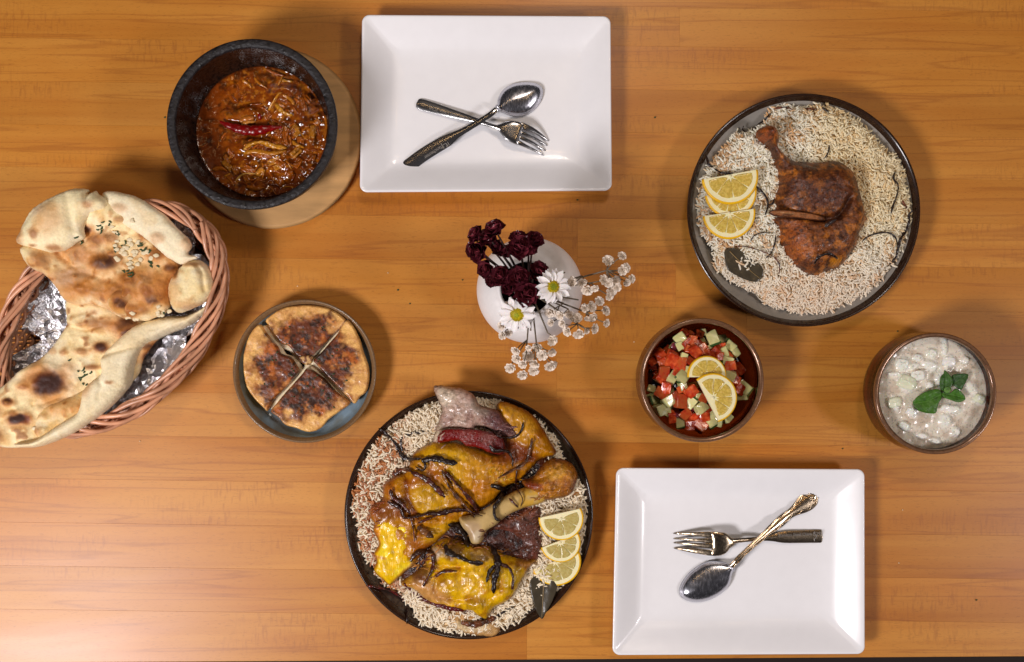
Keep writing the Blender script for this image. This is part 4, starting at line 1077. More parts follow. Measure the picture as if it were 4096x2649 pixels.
def c_yel(X, Y, t, h):
    C = flat(len(X), (246, 196, 4)); C = mix(C, (252, 222, 40), sstep(.5, .7, fbm(X, Y * .4, 34, 5)) * .8); C = mix(C, (200, 124, 26), near(X, Y, [(480, 820), (500, 940), (480, 1010)], 12) * .7)
    C = mix(C, (214, 190, 120), near(X, Y, [(400, 1160), (450, 1100), (500, 1050)], 9) * .8); C = mix(C, (188, 84, 30), near(X, Y, [(285, 1010), (340, 1020)], 6) * .7); return mix(C, (206, 110, 24), LS(X, Y, 290, 920, 22, 70, 0, 4) * .8) * 1 if False else mix(mix(C, (206, 110, 24), LS(X, Y, 290, 920, 22, 70, 0, 4) * .8), (190, 110, 16), (1 - sstep(.05, .4, t + .3 * (fbm(X, Y, 20, 3) - .5))) * .75)
lpiece('yellow_fat', [(300, 806), (350, 782), (400, 796), (462, 790), (490, 850), (494, 900), (512, 950), (486, 1000), (508, 1052), (440, 1112), (396, 1152), (362, 1176), (322, 1146), (276, 1096), (288, 1040), (276, 1000), (300, 950), (284, 900), (268, 860)], .039, .009, 46, c_yel, m='lambfat', seed=7,
       hf=lambda X, Y, t: .0025 * (fbm(X, Y * .4, 14, 9) - .5) * 2, label='bright yellow fat at the edge', Hb=.02)
def c_low(X, Y, t, h):
    C = flat(len(X), (228, 176, 4)); C = mix(C, (196, 138, 78), LS(X, Y, 560, 1180, 130, 60, 30, 2, .4) * .9); C = mix(C, (180, 112, 14), sstep(.5, .7, fbm(X, Y, 34, 31)) * .7)
    C = mix(C, (150, 112, 30), LS(X, Y, 870, 1240, 50, 50, 0, 4) * .4); C = mix(C, (92, 48, 32), LS(X, Y, 720, 960, 80, 50, 0, 5) * .8); C = mix(C, (180, 154, 130), LS(X, Y, 625, 985, 32, 40, 30, 1, .3, .3) * .9)
    C = mix(C, (84, 34, 26), LS(X, Y, 540, 1085, 56, 48, -40, 2) * .85); C = mix(C, (120, 78, 60), LS(X, Y, 880, 990, 70, 30, 10, 5) * .6); C = mix(C, (132, 78, 40), LS(X, Y, 1140, 1050, 60, 30, 10, 5) * .7)
    C = mix(C, (230, 186, 20), LS(X, Y, 1040, 1110, 36, 42, 0, 6) * .7); return C
def h_low(X, Y, t):
    h = .010 * LS(X, Y, 900, 1150, 150, 110, 10, 1, .8, .1) + .007 * LS(X, Y, 720, 980, 110, 50, 0, 1, .8, .2) + .006 * LS(X, Y, 860, 1300, 60, 60, 0, 1, .6, .2) + .003 * LS(X, Y, 690, 1170, 70, 50, 0, 1, .4, .2)
    for q, w_, dz in (([(620, 1190), (640, 1100), (740, 1090)], 8, .004), ([(640, 1230), (760, 1240), (820, 1230)], 10, .004), ([(600, 1040), (660, 1050), (760, 1060)], 9, .004), ([(980, 1180), (900, 1250), (890, 1320)], 8, .003)): h -= dz * near(X, Y, q, w_)
    return h + .0018 * (fbm(X, Y, 10, 61, 3) - .5) * 2
lpiece('lower_slab', [(590, 965), (675, 905), (760, 925), (830, 936), (900, 945), (1000, 995), (1100, 1020), (1185, 1030), (1135, 1092), (1092, 1160), (1062, 1222), (1010, 1272), (962, 1292), (935, 1320), (910, 1362), (872, 1352), (820, 1312), (740, 1322), (640, 1292), (560, 1252),
    (500, 1202), (425, 1168), (500, 1098), (555, 1050)], .032, .016, 44, c_low, m='lambfat', hf=h_low, seed=8, label='lower slab covered in yellow glaze', Hb=.012)
V, F = strip_at(G2, LA([(440, 1168), (480, 1200), (540, 1245), (620, 1280), (700, 1305), (780, 1318), (835, 1322)]), .0034, 9, .8, .4, .25, dflt=.03)
o = mobj('burnt_edge', V, F, M['onion'], lamb, flat(len(V), (88, 18, 18)) * (.7 + .6 * rng.random((len(V), 1)))); o['label'] = 'dark purple burnt edge of the lower slab'
def c_knob(X, Y, t, h):
    C = flat(len(X), (188, 120, 24)); C = mix(C, (140, 74, 20), sstep(.45, .65, fbm(X, Y, 24, 51)) * .7); C = mix(C, (216, 160, 50), LS(X, Y, 1290, 540, 60, 36, -30, 2) * .6); C = mix(C, (150, 50, 40), LS(X, Y, 1160, 610, 50, 22, 10, 3) * .8)
    return mix(C, (110, 56, 18), (1 - t) * .5)
def c_bone(X, Y, t, h):
    C = flat(len(X), (200, 168, 108)); C = mix(C, (206, 156, 40), sstep(LA.p(1010, 0)[0], LA.p(1130, 0)[0], X) * .8 * sstep(.2, .5, fbm(X, Y, 20, 4))); C = mix(C, (170, 140, 120), LS(X, Y, 830, 860, 50, 50, 0, 3) * .5)
    C = mix(C, (216, 198, 166), LS(X, Y, 850, 900, 20, 40, 10, 3) * .7); return mix(C, (188, 126, 24), near(X, Y, [(900, 735), (1000, 680), (1110, 632)], 6) * .7)
lpiece('shank_bone', [(752, 800), (800, 788), (850, 775), (890, 742), (970, 700), (1060, 652), (1140, 622), (1230, 600), (1255, 680), (1200, 722), (1110, 745), (1020, 788), (960, 838), (905, 875), (880, 930), (850, 948), (820, 940), (800, 890), (768, 850)], .052, .013, 30, c_bone, m='bone',
       seed=9, label='bare pale shank bone with its jointed end', Hb=.012, na=.0006, sm=5, jag=.6)
lpiece('shank_meat', [(1108, 592), (1165, 568), (1215, 505), (1270, 468), (1335, 472), (1390, 508), (1412, 560), (1402, 622), (1372, 672), (1312, 692), (1250, 702), (1190, 700), (1150, 648), (1112, 618)], .050, .019, 44, c_knob, seed=10, label='golden knob of meat at the shank end',
       hf=lambda X, Y, t: -.006 * near(X, Y, [(1120, 575), (1190, 580), (1260, 540), (1300, 500)], 7) - .003 * near(X, Y, [(1200, 650), (1300, 640)], 6) + .0016 * (fbm(X * .8, Y * 1.4, 8, 61, 3) - .5) * 2, Hb=.02)
rf = random.Random(31); parts = []
for poly, cnt, cols in ((([(600, 1000), (680, 930), (780, 940), (900, 960), (1000, 1000), (1180, 1035)]), 46, [(190, 120, 40), (120, 70, 44), (160, 96, 40)]), ([(860, 900), (980, 830), (1100, 770), (1200, 750)], 40, [(110, 62, 46), (84, 44, 34), (140, 84, 60)]),
                        ([(1200, 780), (1190, 880), (1180, 1000)], 34, [(120, 70, 50), (92, 50, 38)]), ([(300, 720), (260, 780), (300, 860)], 30, [(150, 74, 34), (176, 96, 40), (120, 56, 28)]), ([(1200, 700), (1310, 690), (1390, 640)], 30, [(200, 140, 40), (170, 104, 30)]),
                        ([(500, 1080), (560, 1050), (620, 1120)], 20, [(120, 60, 36), (190, 130, 60)]), ([(940, 500), (1000, 560), (1080, 600)], 22, [(226, 176, 40), (200, 140, 20)]), ([(650, 360), (620, 300), (640, 200)], 12, [(196, 160, 140)]), ([(900, 280), (1000, 320), (1060, 300)], 22, [(130, 90, 84), (100, 60, 58)])):
    P = cat(poly, closed=False, n=8)
    for _ in range(cnt):
        x, y = P[rf.randrange(len(P))]; x += rf.gauss(0, 16); y += rf.gauss(0, 16); an = rf.uniform(-1.2, .4); ln = rf.uniform(18, 60); b = rf.uniform(-.6, .6)
        pts = [(x + ln * (u - .5) * math.cos(an + b * u), y + ln * (u - .5) * math.sin(an + b * u)) for u in (0, .33, .66, 1)]
        V, F = strip_at(G2, LA(pts), rf.uniform(.0005, .0011), 5, .8, .4, dflt=.03); parts.append((V, F, flat(len(V), rf.choice(cols)) * rf.uniform(.7, 1.15)))
V, F, C = join(parts); tag(mobj('meat_fibres', V, F, M['lamb'], lamb, C), kind='stuff')
gO2 = 'fried onion strips on the lamb'
DR = (84, 36, 26)
for pts, wd, c, lb in (
    ([(300, 300), (350, 338), (398, 388), (425, 440), (460, 470), (540, 470)], 26, BK, 'thick black onion strip running from the upper left rim onto the rice'),
    ([(562, 320), (490, 325), (432, 350), (425, 400), (440, 450)], 16, BK, 'black onion strip bending over the rice beside the fatty flap'),
    ([(540, 482), (620, 468), (690, 488), (742, 493)], 30, BK, 'thick twisted black onion strip at the upper left edge of the meat'),
    ([(540, 470), (562, 505), (548, 535), (505, 512)], 12, BK, 'small black onion loop at the upper left edge of the meat'),
    ([(378, 562), (430, 528), (485, 540)], 30, BN, 'broad brown onion piece at the left edge of the meat'),
    ([(482, 545), (560, 580), (620, 630), (672, 686)], 26, DR, 'long red brown onion strip pointing down to the right'),
    ([(655, 530), (680, 600), (730, 672), (790, 742), (840, 792)], 18, (120, 76, 40), 'left one of the two parallel onion strips in the middle of the meat'),
    ([(672, 540), (730, 600), (790, 672), (832, 722), (862, 775)], 24, DR, 'right one of the two parallel onion strips in the middle of the meat'),
    ([(365, 640), (382, 690), (430, 722), (480, 782)], 18, DR, 'thin brown onion strip curving down the left of the meat'),
    ([(350, 710), (420, 750), (445, 800), (520, 790), (580, 775), (640, 775), (720, 760), (790, 760), (882, 790)], 24, (50, 22, 18), 'long wavy dark onion strip crossing the meat from left to centre'),
    ([(520, 830), (600, 800), (660, 770), (740, 755)], 13, DR, 'thin onion strip crossing under the long wavy one'),
    ([(480, 800), (495, 870), (502, 935)], 9, DR, 'thin straight onion strip beside the bright yellow fat'),
    ([(520, 850), (560, 880), (608, 908)], 32, (126, 82, 48), 'short broad pale brown onion piece right of the yellow fat'),
    ([(690, 838), (740, 850), (785, 900), (802, 962)], 30, BK, 'thick glossy black onion piece beside the bone end'),
    ([(478, 1046), (510, 1000), (570, 985), (602, 1000)], 24, (58, 30, 18), 'dark curved onion piece at the lower tip of the yellow fat'),
    ([(602, 1005), (602, 1080), (550, 1185)], 24, DR, 'brown onion strip hanging down over the dark patch'),
    ([(672, 950), (692, 992), (760, 1022), (820, 1050), (886, 1056)], 34, BK, 'thick black onion strip across the top of the lower slab'),
    ([(620, 1132), (660, 1102), (742, 1098)], 16, DR, 'thin brown onion arc on the lower slab'),
    ([(932, 960), (962, 1020), (968, 1080), (948, 1150), (946, 1222)], 32, BK, 'thick vertical onion strip on the right of the lower slab'),
    ([(962, 1062), (922, 1100), (905, 1162)], 18, BK, 'short curved onion strip left of the thick vertical one'),
    ([(980, 1058), (1030, 1080), (1052, 1130), (1048, 1202)], 20, (60, 26, 22), 'hooked onion strip right of the thick vertical one'),
    ([(922, 392), (950, 425), (1018, 428), (1050, 470), (1050, 512)], 22, BK, 'glossy black onion strip on the dark red tomato skin'),
    ([(1160, 352), (1150, 410), (1120, 490), (1052, 532), (968, 578)], 17, (96, 56, 30), 'long pale brown onion strip above the shank'),
    ([(928, 618), (1000, 642), (985, 690), (950, 742), (955, 800), (990, 812)], 30, BK, 'thick bent black onion strip crossing the bone'),
    ([(1075, 530), (1070, 620), (1105, 690), (1095, 742)], 10, (56, 24, 18), 'thin onion strip hanging over the right part of the bone'),
    ([(1030, 690), (1086, 746)], 9, DR, 'very thin onion strip on the middle of the bone'),
    ([(1110, 262), (1100, 310), (1060, 348), (980, 348), (930, 302), (850, 290)], 13, BK, 'thin black onion strip along the purple edge of the fatty flap'),
    ([(862, 760), (930, 720), (1010, 650), (1050, 610)], 14, BK, 'black onion strip in the gap above the bone'),
    ([(230, 1180), (300, 1190), (372, 1212), (452, 1262)], 16, (84, 22, 20), 'dark red onion strip reaching over the lower left rim'),
    ([(468, 1290), (462, 1392)], 20, BK, 'straight black onion strip on the bare lower left of the dark plate'),
    ([(762, 1386), (832, 1398), (902, 1380), (962, 1350)], 28, (104, 56, 28), 'glossy brown onion strip on the bread crust'),
    ([(960, 1352), (1030, 1312), (1062, 1298)], 16, BK, 'black onion strip at the right end of the bread crust'),
    ([(838, 1348), (880, 1366), (952, 1350)], 11, BK, 'thin black onion strip just under the lower slab'),
    ([(1260, 760), (1300, 755), (1330, 748)], 10, BK, 'thin black onion strip behind the uppermost lemon slice'),
    ([(1205, 800), (1212, 815)], 18, BK, 'small black onion bit left of the uppermost lemon slice')):
    onion(LA, pts, wd, G2, lb, c, gO2, raise_=.001)
leaf('bay_leaf', LA, [(1150, 1150), (1200, 1120), (1270, 1130), (1300, 1180), (1275, 1260), (1240, 1325), (1214, 1366), (1180, 1310), (1155, 1230)], [(1225, 1130), (1222, 1220), (1218, 1300), (1214, 1360)], G2,
     'dark bay leaf sticking out under the lowest lemon slice of the lamb plate', 'bay leaf', M['bay'], M['bayvein'], z=.030)
gl2 = 'lemon slices on the lamb plate'
k = 1 / 1.4
lemon(LA.p(1292, 1040), 142 * k, 68, G2, 'lowest lemon slice on the lamb plate, lying in shade over the bay leaf', gl2, .02, 4, 0, (4, 4), 4, zfix=.031)
lemon(LA.p(1318, 935), 114 * k, 68, G2, 'middle lemon slice on the lamb plate, half covered', gl2, .10, 5, 0, (4, 2), 5, zfix=.037)
lemon(LA.p(1322, 800), 126 * k, 76, G2, 'uppermost lemon slice on the lamb plate with thick white pith', gl2, .25, 4, 0, (5, 3), 6, zfix=.043)

# ------------------------------------------------------------------ quartered stuffed flatbread
def c_quarter(cuts, seed):
    cp = [np.array(BR(c)) for c in cuts]
    def f(X, Y, t, h):
        n = len(X); C = flat(n, (242, 188, 108))
        ctr = np.array(BR.p(790, 730)); r = np.hypot(X - ctr[0], Y - ctr[1]) * 2.2985
        inner = 1 - sstep(390, 520, r + 130 * (fbm(X, Y, 40, 3) - .5) * 2)
        C = mix(C, (176, 92, 30), np.clip(sstep(.35, .6, fbm(X, Y, 30, 9)) * .3 + inner * .75, 0, 1))
        w1 = sstep(.30, .46, fbm(X, Y, 34, 17, 4)); C = mix(C, (94, 40, 14), inner * w1 * .95)
        C = mix(C, (44, 22, 10), inner * sstep(.50, .62, fbm(X, Y, 22, 29, 5)) * .9)
        C = mix(C, (196, 110, 26), inner * sstep(.60, .70, fbm(X, Y, 24, 63, 4)) * .3)
        C = mix(C, (54, 58, 48), inner * sstep(.66, .74, fbm(X, Y, 9, 77, 3)) * .6)
        C = mix(C, (178, 112, 60), (1 - inner) * sstep(.55, .7, fbm(X, Y, 26, 81)) * .5)
        for q in cp: C = mix(C, (240, 224, 190), np.exp(-(dist_poly(X, Y, q, False) / 3.2) ** 2) * .8)
        return C
    return f
cutA = [(390, 320), (500, 500), (620, 600), (730, 700), (780, 735)]; cutB = [(1155, 310), (1000, 500), (860, 640), (780, 735)]
cutC = [(455, 1140), (600, 940), (780, 735)]; cutD = [(1215, 1050), (1060, 900), (900, 760), (780, 735)]
Q = [([(425, 298), (560, 200), (700, 168), (840, 164), (970, 185), (1060, 225), (1130, 278), (1150, 314), (1080, 400), (1000, 482), (920, 572), (862, 630), (800, 650), (742, 640), (700, 612), (640, 540), (570, 508), (500, 430), (462, 360)], [cutA, cutB], 'top quarter of the flatbread, broad with a thin charred rim'),
     ([(365, 345), (282, 430), (236, 560), (218, 680), (230, 830), (260, 930), (330, 1030), (400, 1100), (440, 1132), (482, 1050), (560, 960), (640, 878), (712, 790), (720, 758), (690, 700), (640, 640), (560, 612), (535, 560), (500, 500), (430, 420)], [cutA, cutC], 'quarter of the flatbread nearest the basket'),
     ([(468, 1140), (540, 1192), (600, 1260), (700, 1292), (800, 1326), (880, 1316), (940, 1280), (1000, 1212), (1100, 1140), (1192, 1070), (1150, 1022), (1060, 950), (960, 850), (880, 790), (808, 745), (760, 800), (680, 890), (600, 980), (520, 1068)], [cutC, cutD], 'bottom quarter of the flatbread, darkest in its middle'),
     ([(1162, 308), (1220, 350), (1282, 470), (1322, 600), (1366, 730), (1370, 860), (1342, 958), (1290, 1000), (1240, 1066), (1180, 1010), (1100, 930), (1030, 850), (960, 780), (895, 705), (868, 672), (940, 600), (1010, 520), (1080, 430)], [cutB, cutD], 'quarter of the flatbread with a cracked crust, facing the vase')]
for i, (ol, cs, lb) in enumerate(Q):
    lf = .0018 * (i % 2)
    ctr_ = np.array(ol).mean(0); olx = [tuple(ctr_ + (np.array(p) - ctr_) * (1.035 if math.hypot(p[0] - 780, p[1] - 735) < 330 else 1.01)) for p in ol]
    V, F, C = patch(BR(olx), res=3.6, z=.026, H=.0052, R=6.5, Hb=.0115, base=lambda X, Y, q=lf: np.full(len(X), .0245 + q) , colf=c_quarter(cs, i), seed=20 + i, jag=.8,
                    hf=lambda X, Y, t: .0024 * (fbm(X, Y, 40, 17, 3) - .4) * t + .0009 * (fbm(X, Y, 9, 33, 3) - .5) * t, smooth=1)
    t = thing('flatbread_quarter', lb, 'flatbread', (V[:, 0].mean(), V[:, 1].mean(), .013), 'quarters of the stuffed flatbread')
    mobj('crust', V, F, M['breadglaze'], t, C)
    g = Ground(); g.add(V, F)
    ctr = np.array(ol).mean(0); ol2 = [tuple(ctr + (np.array(p) - ctr) * 1.0 + (np.array((780, 735)) - ctr) * .15) for p in ol]
    V, F, _ = patch(BR(ol2), res=7, z=.020, H=.0012, R=8, Hb=.002, jag=2.4, seed=40 + i, base=lambda X, Y: np.full(len(X), .0190), hf=lambda X, Y, t: .001 * (fbm(X, Y, 8, 3) - .5), smooth=0)
    mobj('cheese_filling', V, F, M['cheese'], t)
    rq = random.Random(i + 50)
    for k_ in range(9):
        for _ in range(40):
            a, q_ = rq.uniform(0, 6.28), rq.uniform(60, 470); x, y = BR.p(780 + q_ * math.cos(a), 735 + q_ * math.sin(a))
            if inside(np.array([x]), np.array([y]), np.array(BR(ol)))[0]: break
        z = g.zp(x, y, .03); l = rq.uniform(3, 7); an = rq.uniform(0, 3.14)
        V, F = tube([W(x + l * (u - .5) * math.cos(an), y + l * (u - .5) * math.sin(an), z + .0003) for u in (0, .3, .7, 1)], [.0003, .0013, .0014, .0004], 6, .45)
        mobj('herb_fleck', V, F, M['herb'], t)
# pale cheese between the quarters, one blob at the crossing
V, F, C = patch(BR([(740, 640), (800, 618), (850, 640), (850, 690), (800, 716), (750, 690)]), res=3, z=.031, H=.003, R=10, Hb=.004, jag=2, colf=lambda X, Y, t, h: mix(flat(len(X), (214, 170, 110)), (96, 40, 22), sstep(.35, .6, fbm(X, Y, 9, 3)) * .9))
tag(mobj('bread_crumb', V, F, M['breadglaze'], None, C), 'small torn piece of crust where the four flatbread quarters meet', 'crumb')

# ------------------------------------------------------------------ bread basket
RZ = .070
bc = np.array(W(*NA.p(580.5, 771.3), RZ)[:2]); kf = S * (1 - RZ / D) / 1.3389
EA, EB = 744 * kf, 509 * kf                         # outer half axes of the rim
eu = np.array([.6987, .7154]); ev = np.array([-.7154, .6987])   # long axis points up right
basket = thing('bread_basket', 'oval basket of pink brown woven wicker holding the naan, cut by the photo edge', 'basket', (bc[0], bc[1], 0))
def ell(th, ins, z):
    p = bc + eu * (EA - ins) * math.cos(th) + ev * (EB - ins) * math.sin(th); return (p[0], p[1], z)
rbk = random.Random(21)
def rope(n, inset, zc, A, Bz, turns, r, name, dirn=1, m='wicker', N=620, jit=.0011):
    for i in range(n):
        ph = 2 * math.pi * i / n; pts, rad = [], []
        j1, j2 = rbk.uniform(0, 6), rbk.uniform(0, 6)
        for k in range(N + 1):
            th = 2 * math.pi * k / N; a = ph + dirn * turns * th + .25 * math.sin(3 * th + j1)
            lat = A * math.cos(a) + jit * math.sin(11 * th + j2)
            pts.append(ell(th, inset + lat, zc + Bz * math.sin(a) + jit * math.sin(7 * th + j1)))
            rad.append(r * (1 + .10 * math.sin(17 * th + j2)))
        V, F = tube(pts, rad, 7, .85, cap=False); mobj(name, V, F, M[m], basket)
rope(6, .0110, RZ - .002, .0088, .0058, 5.3, .0026, 'rim_strand')
rope(3, .0032, RZ - .010, .0022, .0030, 9.3, .0019, 'rim_strand', -1)
rope(3, .0150, RZ - .0135, .0022, .0030, 9.6, .0020, 'rim_strand', 1)
def wall(z):                                         # how far the wall has drawn in from the rim at height z
    u = max(0, min(1, (RZ - .010 - z) / (RZ - .014))); return .010 + .030 * u ** 1.5
NS = 56
for i in range(NS):
    th = 2 * math.pi * i / NS
    for dth in (-.020, .020):
        pts = [ell(th + dth + .05 * (z / RZ - .5), wall(z), z) for z in np.linspace(RZ - .006, .004, 7)]
        V, F = tube(pts, .0017, 6); mobj('stake', V, F, M['wicker'], basket)
for j in range(11):
    z = .0075 + j * .0050; pts = []
    for k in range(NS * 6 + 1):
        th = 2 * math.pi * k / (NS * 6)
        pts.append(ell(th, wall(z) + .0026 * math.cos(NS / 2 * th + (math.pi if j % 2 else 0)), z + .0006 * math.sin(5 * th + j)))
    V, F = tube(pts, .0023, 6, cap=False); mobj('weaver', V, F, M['wicker'], basket)
bo = [ell(a, .034, .003) for a in np.linspace(0, 2 * math.pi, 80, endpoint=False)]
mobj('basket_floor', bo + [(x, y, .001) for x, y, z in bo], [tuple(range(80)), tuple(range(80, 160))[::-1]] + [(k, 80 + k, 80 + (k + 1) % 80, (k + 1) % 80) for k in range(80)], M['wicker_dark'], basket, smooth=False)

# foil lining
def rho(X, Y):
    wx = (X - 2048) * S * .955 - bc[0]; wy = -(Y - 1324.5) * S * .955 - bc[1]
    return np.sqrt(((wx * eu[0] + wy * eu[1]) / EA) ** 2 + ((wx * ev[0] + wy * ev[1]) / EB) ** 2)
fo = NA([(885, 195), (945, 218), (1005, 270), (1042, 320), (1050, 385), (1030, 425), (1085, 428), (1140, 505), (1136, 600), (1126, 680), (1112, 720), (1092, 780), (1050, 830), (1000, 865), (990, 900), (982, 962), (940, 1010), (888, 1085), (850, 1120), (832, 1180),
          (790, 1215), (738, 1232), (690, 1275), (620, 1300), (555, 1306), (480, 1310), (400, 1300), (200, 1250), (100, 1180), (28, 1145), (60, 1060), (55, 1000), (90, 955), (172, 908), (190, 868), (118, 842), (128, 770), (140, 690), (152, 640), (205, 598), (220, 548), (300, 470), (400, 400), (560, 300), (720, 240)])
fo = [tuple(p) for p in fo]
def fbase(X, Y): return .016 + .046 * np.clip(rho(X, Y), 0, .95) ** 2.2 - .003 * (1 - sstep(NA.p(200, 0)[0], NA.p(420, 0)[0], X))
V, F, _ = patch(fo, res=19, z=.044, H=.0003, R=10, base=fbase, hf=lambda X, Y, t: rng.uniform(-1, 1, len(X)) * .0050 + .006 * (fbm(X, Y, 55, 5, 2) - .5), Hb=.0004, smooth=0, jag=5, seed=3)
tag(mobj('foil_lining', V, F, M['foil'], None, None, smooth=False), 'crumpled aluminium foil lining the basket under the bread', 'foil')

# naan breads
def char_shade_fn(basecol, spots, seed, tan=.5):
    def f(X, Y, t, h):
        n = len(X); C = flat(n, basecol)
        C = mix(C, (254, 240, 206), sstep(.5, .75, fbm(X, Y, 70, seed)) * .6)
        C = mix(C, (234, 186, 104), sstep(.48, .70, fbm(X, Y, 55, seed + 7, 5)) * tan)
        C = mix(C, (246, 234, 208), (1 - sstep(.0, .35, t)) * .35)
        for (x, y, rx, ry, k) in spots:
            px, py = NA.p(x, y); rx_, ry_ = rx / 1.3389, ry / 1.3389
            C = mix(C, (208, 134, 56), sw(X, Y, px, py, rx_ * 1.45, ry_ * 1.35, 0, int(x), .5, .45) * min(1, .35 + .5 * k))
            if k > .35: C = mix(C, (134, 66, 26), sw(X, Y, px, py, rx_ * 1.0, ry_ * .9, 0, int(x), .4, .4) * min(1, k))
            if k > .7: C = mix(C, (60, 28, 18), sw(X, Y, px + 2, py - 2, rx_ * .8, ry_ * .8, 0, int(y), .45, .5) * min(1, k))
        return C
    return f
def bub(spots, amt=.0042):
    def f(X, Y):
        h = 0
        for (x, y, rx, ry, k) in spots:
            px, py = NA.p(x, y); h = h + amt * min(1, rx / 40) * np.exp(-(((X - px) / (rx / 1.3389 * 1.2)) ** 2 + ((Y - py) / (ry / 1.3389 * 1.2)) ** 2))
        return h
    return f
GN = Ground()
def flap(parent, name, out, z, H, R, spots, seed, hf=None, base=None, Hb=.004, label=None, basecol=(252, 228, 174), res=5, jag=1.2, tan=.5, sm=3, m='bread', cf=None):
    bf = bub(spots)
    def hh(X, Y, t): return bf(X, Y) + blis(X, Y) * .0026 * t + .0030 * (fbm(X, Y, 60, seed, 3) - .5) * t + .0011 * (fbm(X, Y, 16, seed + 3, 3) - .5) * t + (hf(X, Y, t) if hf else 0)
    def blis(X, Y): return (sstep(.54, .72, fbm(X, Y, 26, seed + 60, 2)) * tan * 1.6 if tan > .3 else 0 * X)
    c00 = char_shade_fn(basecol, spots, seed, tan)
    def c0(X, Y, t, h):
        C = c00(X, Y, t, h)
        if tan > .3:
            n_ = fbm(X, Y, 26, seed + 60, 2); mk = sstep(.35, .6, fbm(X, Y, 90, seed + 70, 2)) * tan * 1.8
            C = mix(C, (204, 132, 56), np.clip(sstep(.60, .72, n_) * mk * .7, 0, .6)); C = mix(C, (130, 68, 30), np.clip(sstep(.72, .82, n_) * mk * .7, 0, .6))
        return C
    cc = (lambda X, Y, t, h: cf(X, Y, t, h, c0(X, Y, t, h))) if cf else c0
    V, F, C = patch(NA(out), res=res, z=z, H=H, R=R, Hb=Hb, base=base, hf=hh, colf=cc, seed=seed, jag=jag, smooth=sm)
    o = mobj(name, V, F, M[m], parent, C)
    if label: o['label'] = label
    GN.add(V, F); return o
nl = lambda X, Y, p, w_: np.exp(-(dist_poly(X, Y, np.array(NA(p)), False) / w_) ** 2)
# lower naan first
naan2 = thing('naan_bread', 'lower naan with a big dark char spot and rolled edge, hanging over the rim', 'naan', W(*NA.p(350, 1050), .06))
s2 = [(268, 1112, 84, 74, 1.0), (132, 1302, 58, 30, 1.0), (70, 1212, 30, 20, .8), (530, 925, 38, 26, .9), (650, 810, 60, 46, .75), (520, 800, 60, 30, .5), (340, 950, 18, 14, .45), (430, 946, 28, 16, .45), (150, 1132, 24, 12, .45), (490, 1030, 30, 12, .6), (5, 1262, 34, 30, .5),
      (280, 945, 14, 14, .3), (360, 1250, 80, 34, .3), (690, 860, 60, 40, .8), (100, 1268, 24, 12, .4), (20, 1400, 40, 40, .5), (820, 930, 70, 34, 1.0), (790, 980, 60, 34, .8)]  # last two spots are shade under the roll, painted like char
def b2(X, Y):
    u = ((NA.p(640, 800)[0] - X) + (Y - NA.p(640, 800)[1])) * 1.3389 / 1000
    return .050 + .032 * np.clip(u, -.2, 1.2) - .006 * np.clip(u - .8, 0, 1)
flap(naan2, 'bread_body', [(330, 660), (480, 670), (560, 700), (640, 740), (720, 760), (860, 790), (850, 850), (800, 900), (745, 990), (715, 1080), (640, 1160), (560, 1230), (440, 1300), (330, 1370), (240, 1440), (110, 1455), (20, 1445), (-60, 1400), (-90, 1300), (-40, 1190), (30, 1130), (110, 1052), (160, 1015), (210, 985),
     (260, 930), (310, 850), (335, 790)], .072, .006, 40, s2, 31, base=b2, Hb=.004,
     hf=lambda X, Y, t: -.0035 * nl(X, Y, [(340, 800), (440, 830), (520, 810)], 6) - .003 * nl(X, Y, [(350, 1180), (250, 1220), (190, 1230)], 5) - .003 * nl(X, Y, [(500, 1120), (420, 1170), (340, 1200)], 5) + .004 * sw(X, Y, *NA.p(400, 780), 60, 22, 0, 4) + .003 * nl(X, Y, [(110, 1060), (260, 1010), (330, 1050)], 14))
flap(naan2, 'rolled_edge', [(680, 815), (740, 785), (800, 765), (870, 754), (960, 750), (1040, 715), (1085, 685), (1120, 660), (1128, 680), (1080, 735), (1010, 790), (960, 818), (900, 842), (820, 878), (755, 918), (715, 985), (698, 1060), (690, 1120), (650, 1180), (600, 1235), (540, 1290), (470, 1340), (400, 1385), (300, 1430), (230, 1450),
     (140, 1452), (110, 1430), (220, 1408), (300, 1355), (380, 1300), (425, 1270), (440, 1225), (450, 1160), (490, 1105), (535, 1060), (530, 1010), (528, 978), (560, 935), (615, 875)], .074, .018, 36, [(600, 1110, 14, 8, .5), (470, 1120, 30, 60, .3)], 37, base=lambda X, Y: b2(X, Y) + .005, Hb=.010, tan=.2, basecol=(250, 232, 190),
     label='thick pale rolled edge of the lower naan', hf=lambda X, Y, t: -.0045 * nl(X, Y, [(530, 975), (620, 945), (760, 905), (860, 855), (960, 805)], 8) - .003 * nl(X, Y, [(540, 1085), (565, 1130), (545, 1190)], 6) - .002 * nl(X, Y, [(800, 830), (930, 785), (1050, 740)], 5))
flap(naan2, 'folded_edge', [(455, 1140), (440, 1200), (435, 1260), (380, 1310), (300, 1360), (240, 1410), (200, 1400), (190, 1340), (200, 1290), (240, 1240), (310, 1210), (380, 1185)], .083, .004, 24, [(360, 1245, 80, 30, .35), (200, 1370, 20, 20, .4)], 39, base=lambda X, Y: b2(X, Y) + .004, Hb=.003, tan=.5, basecol=(228, 196, 136))
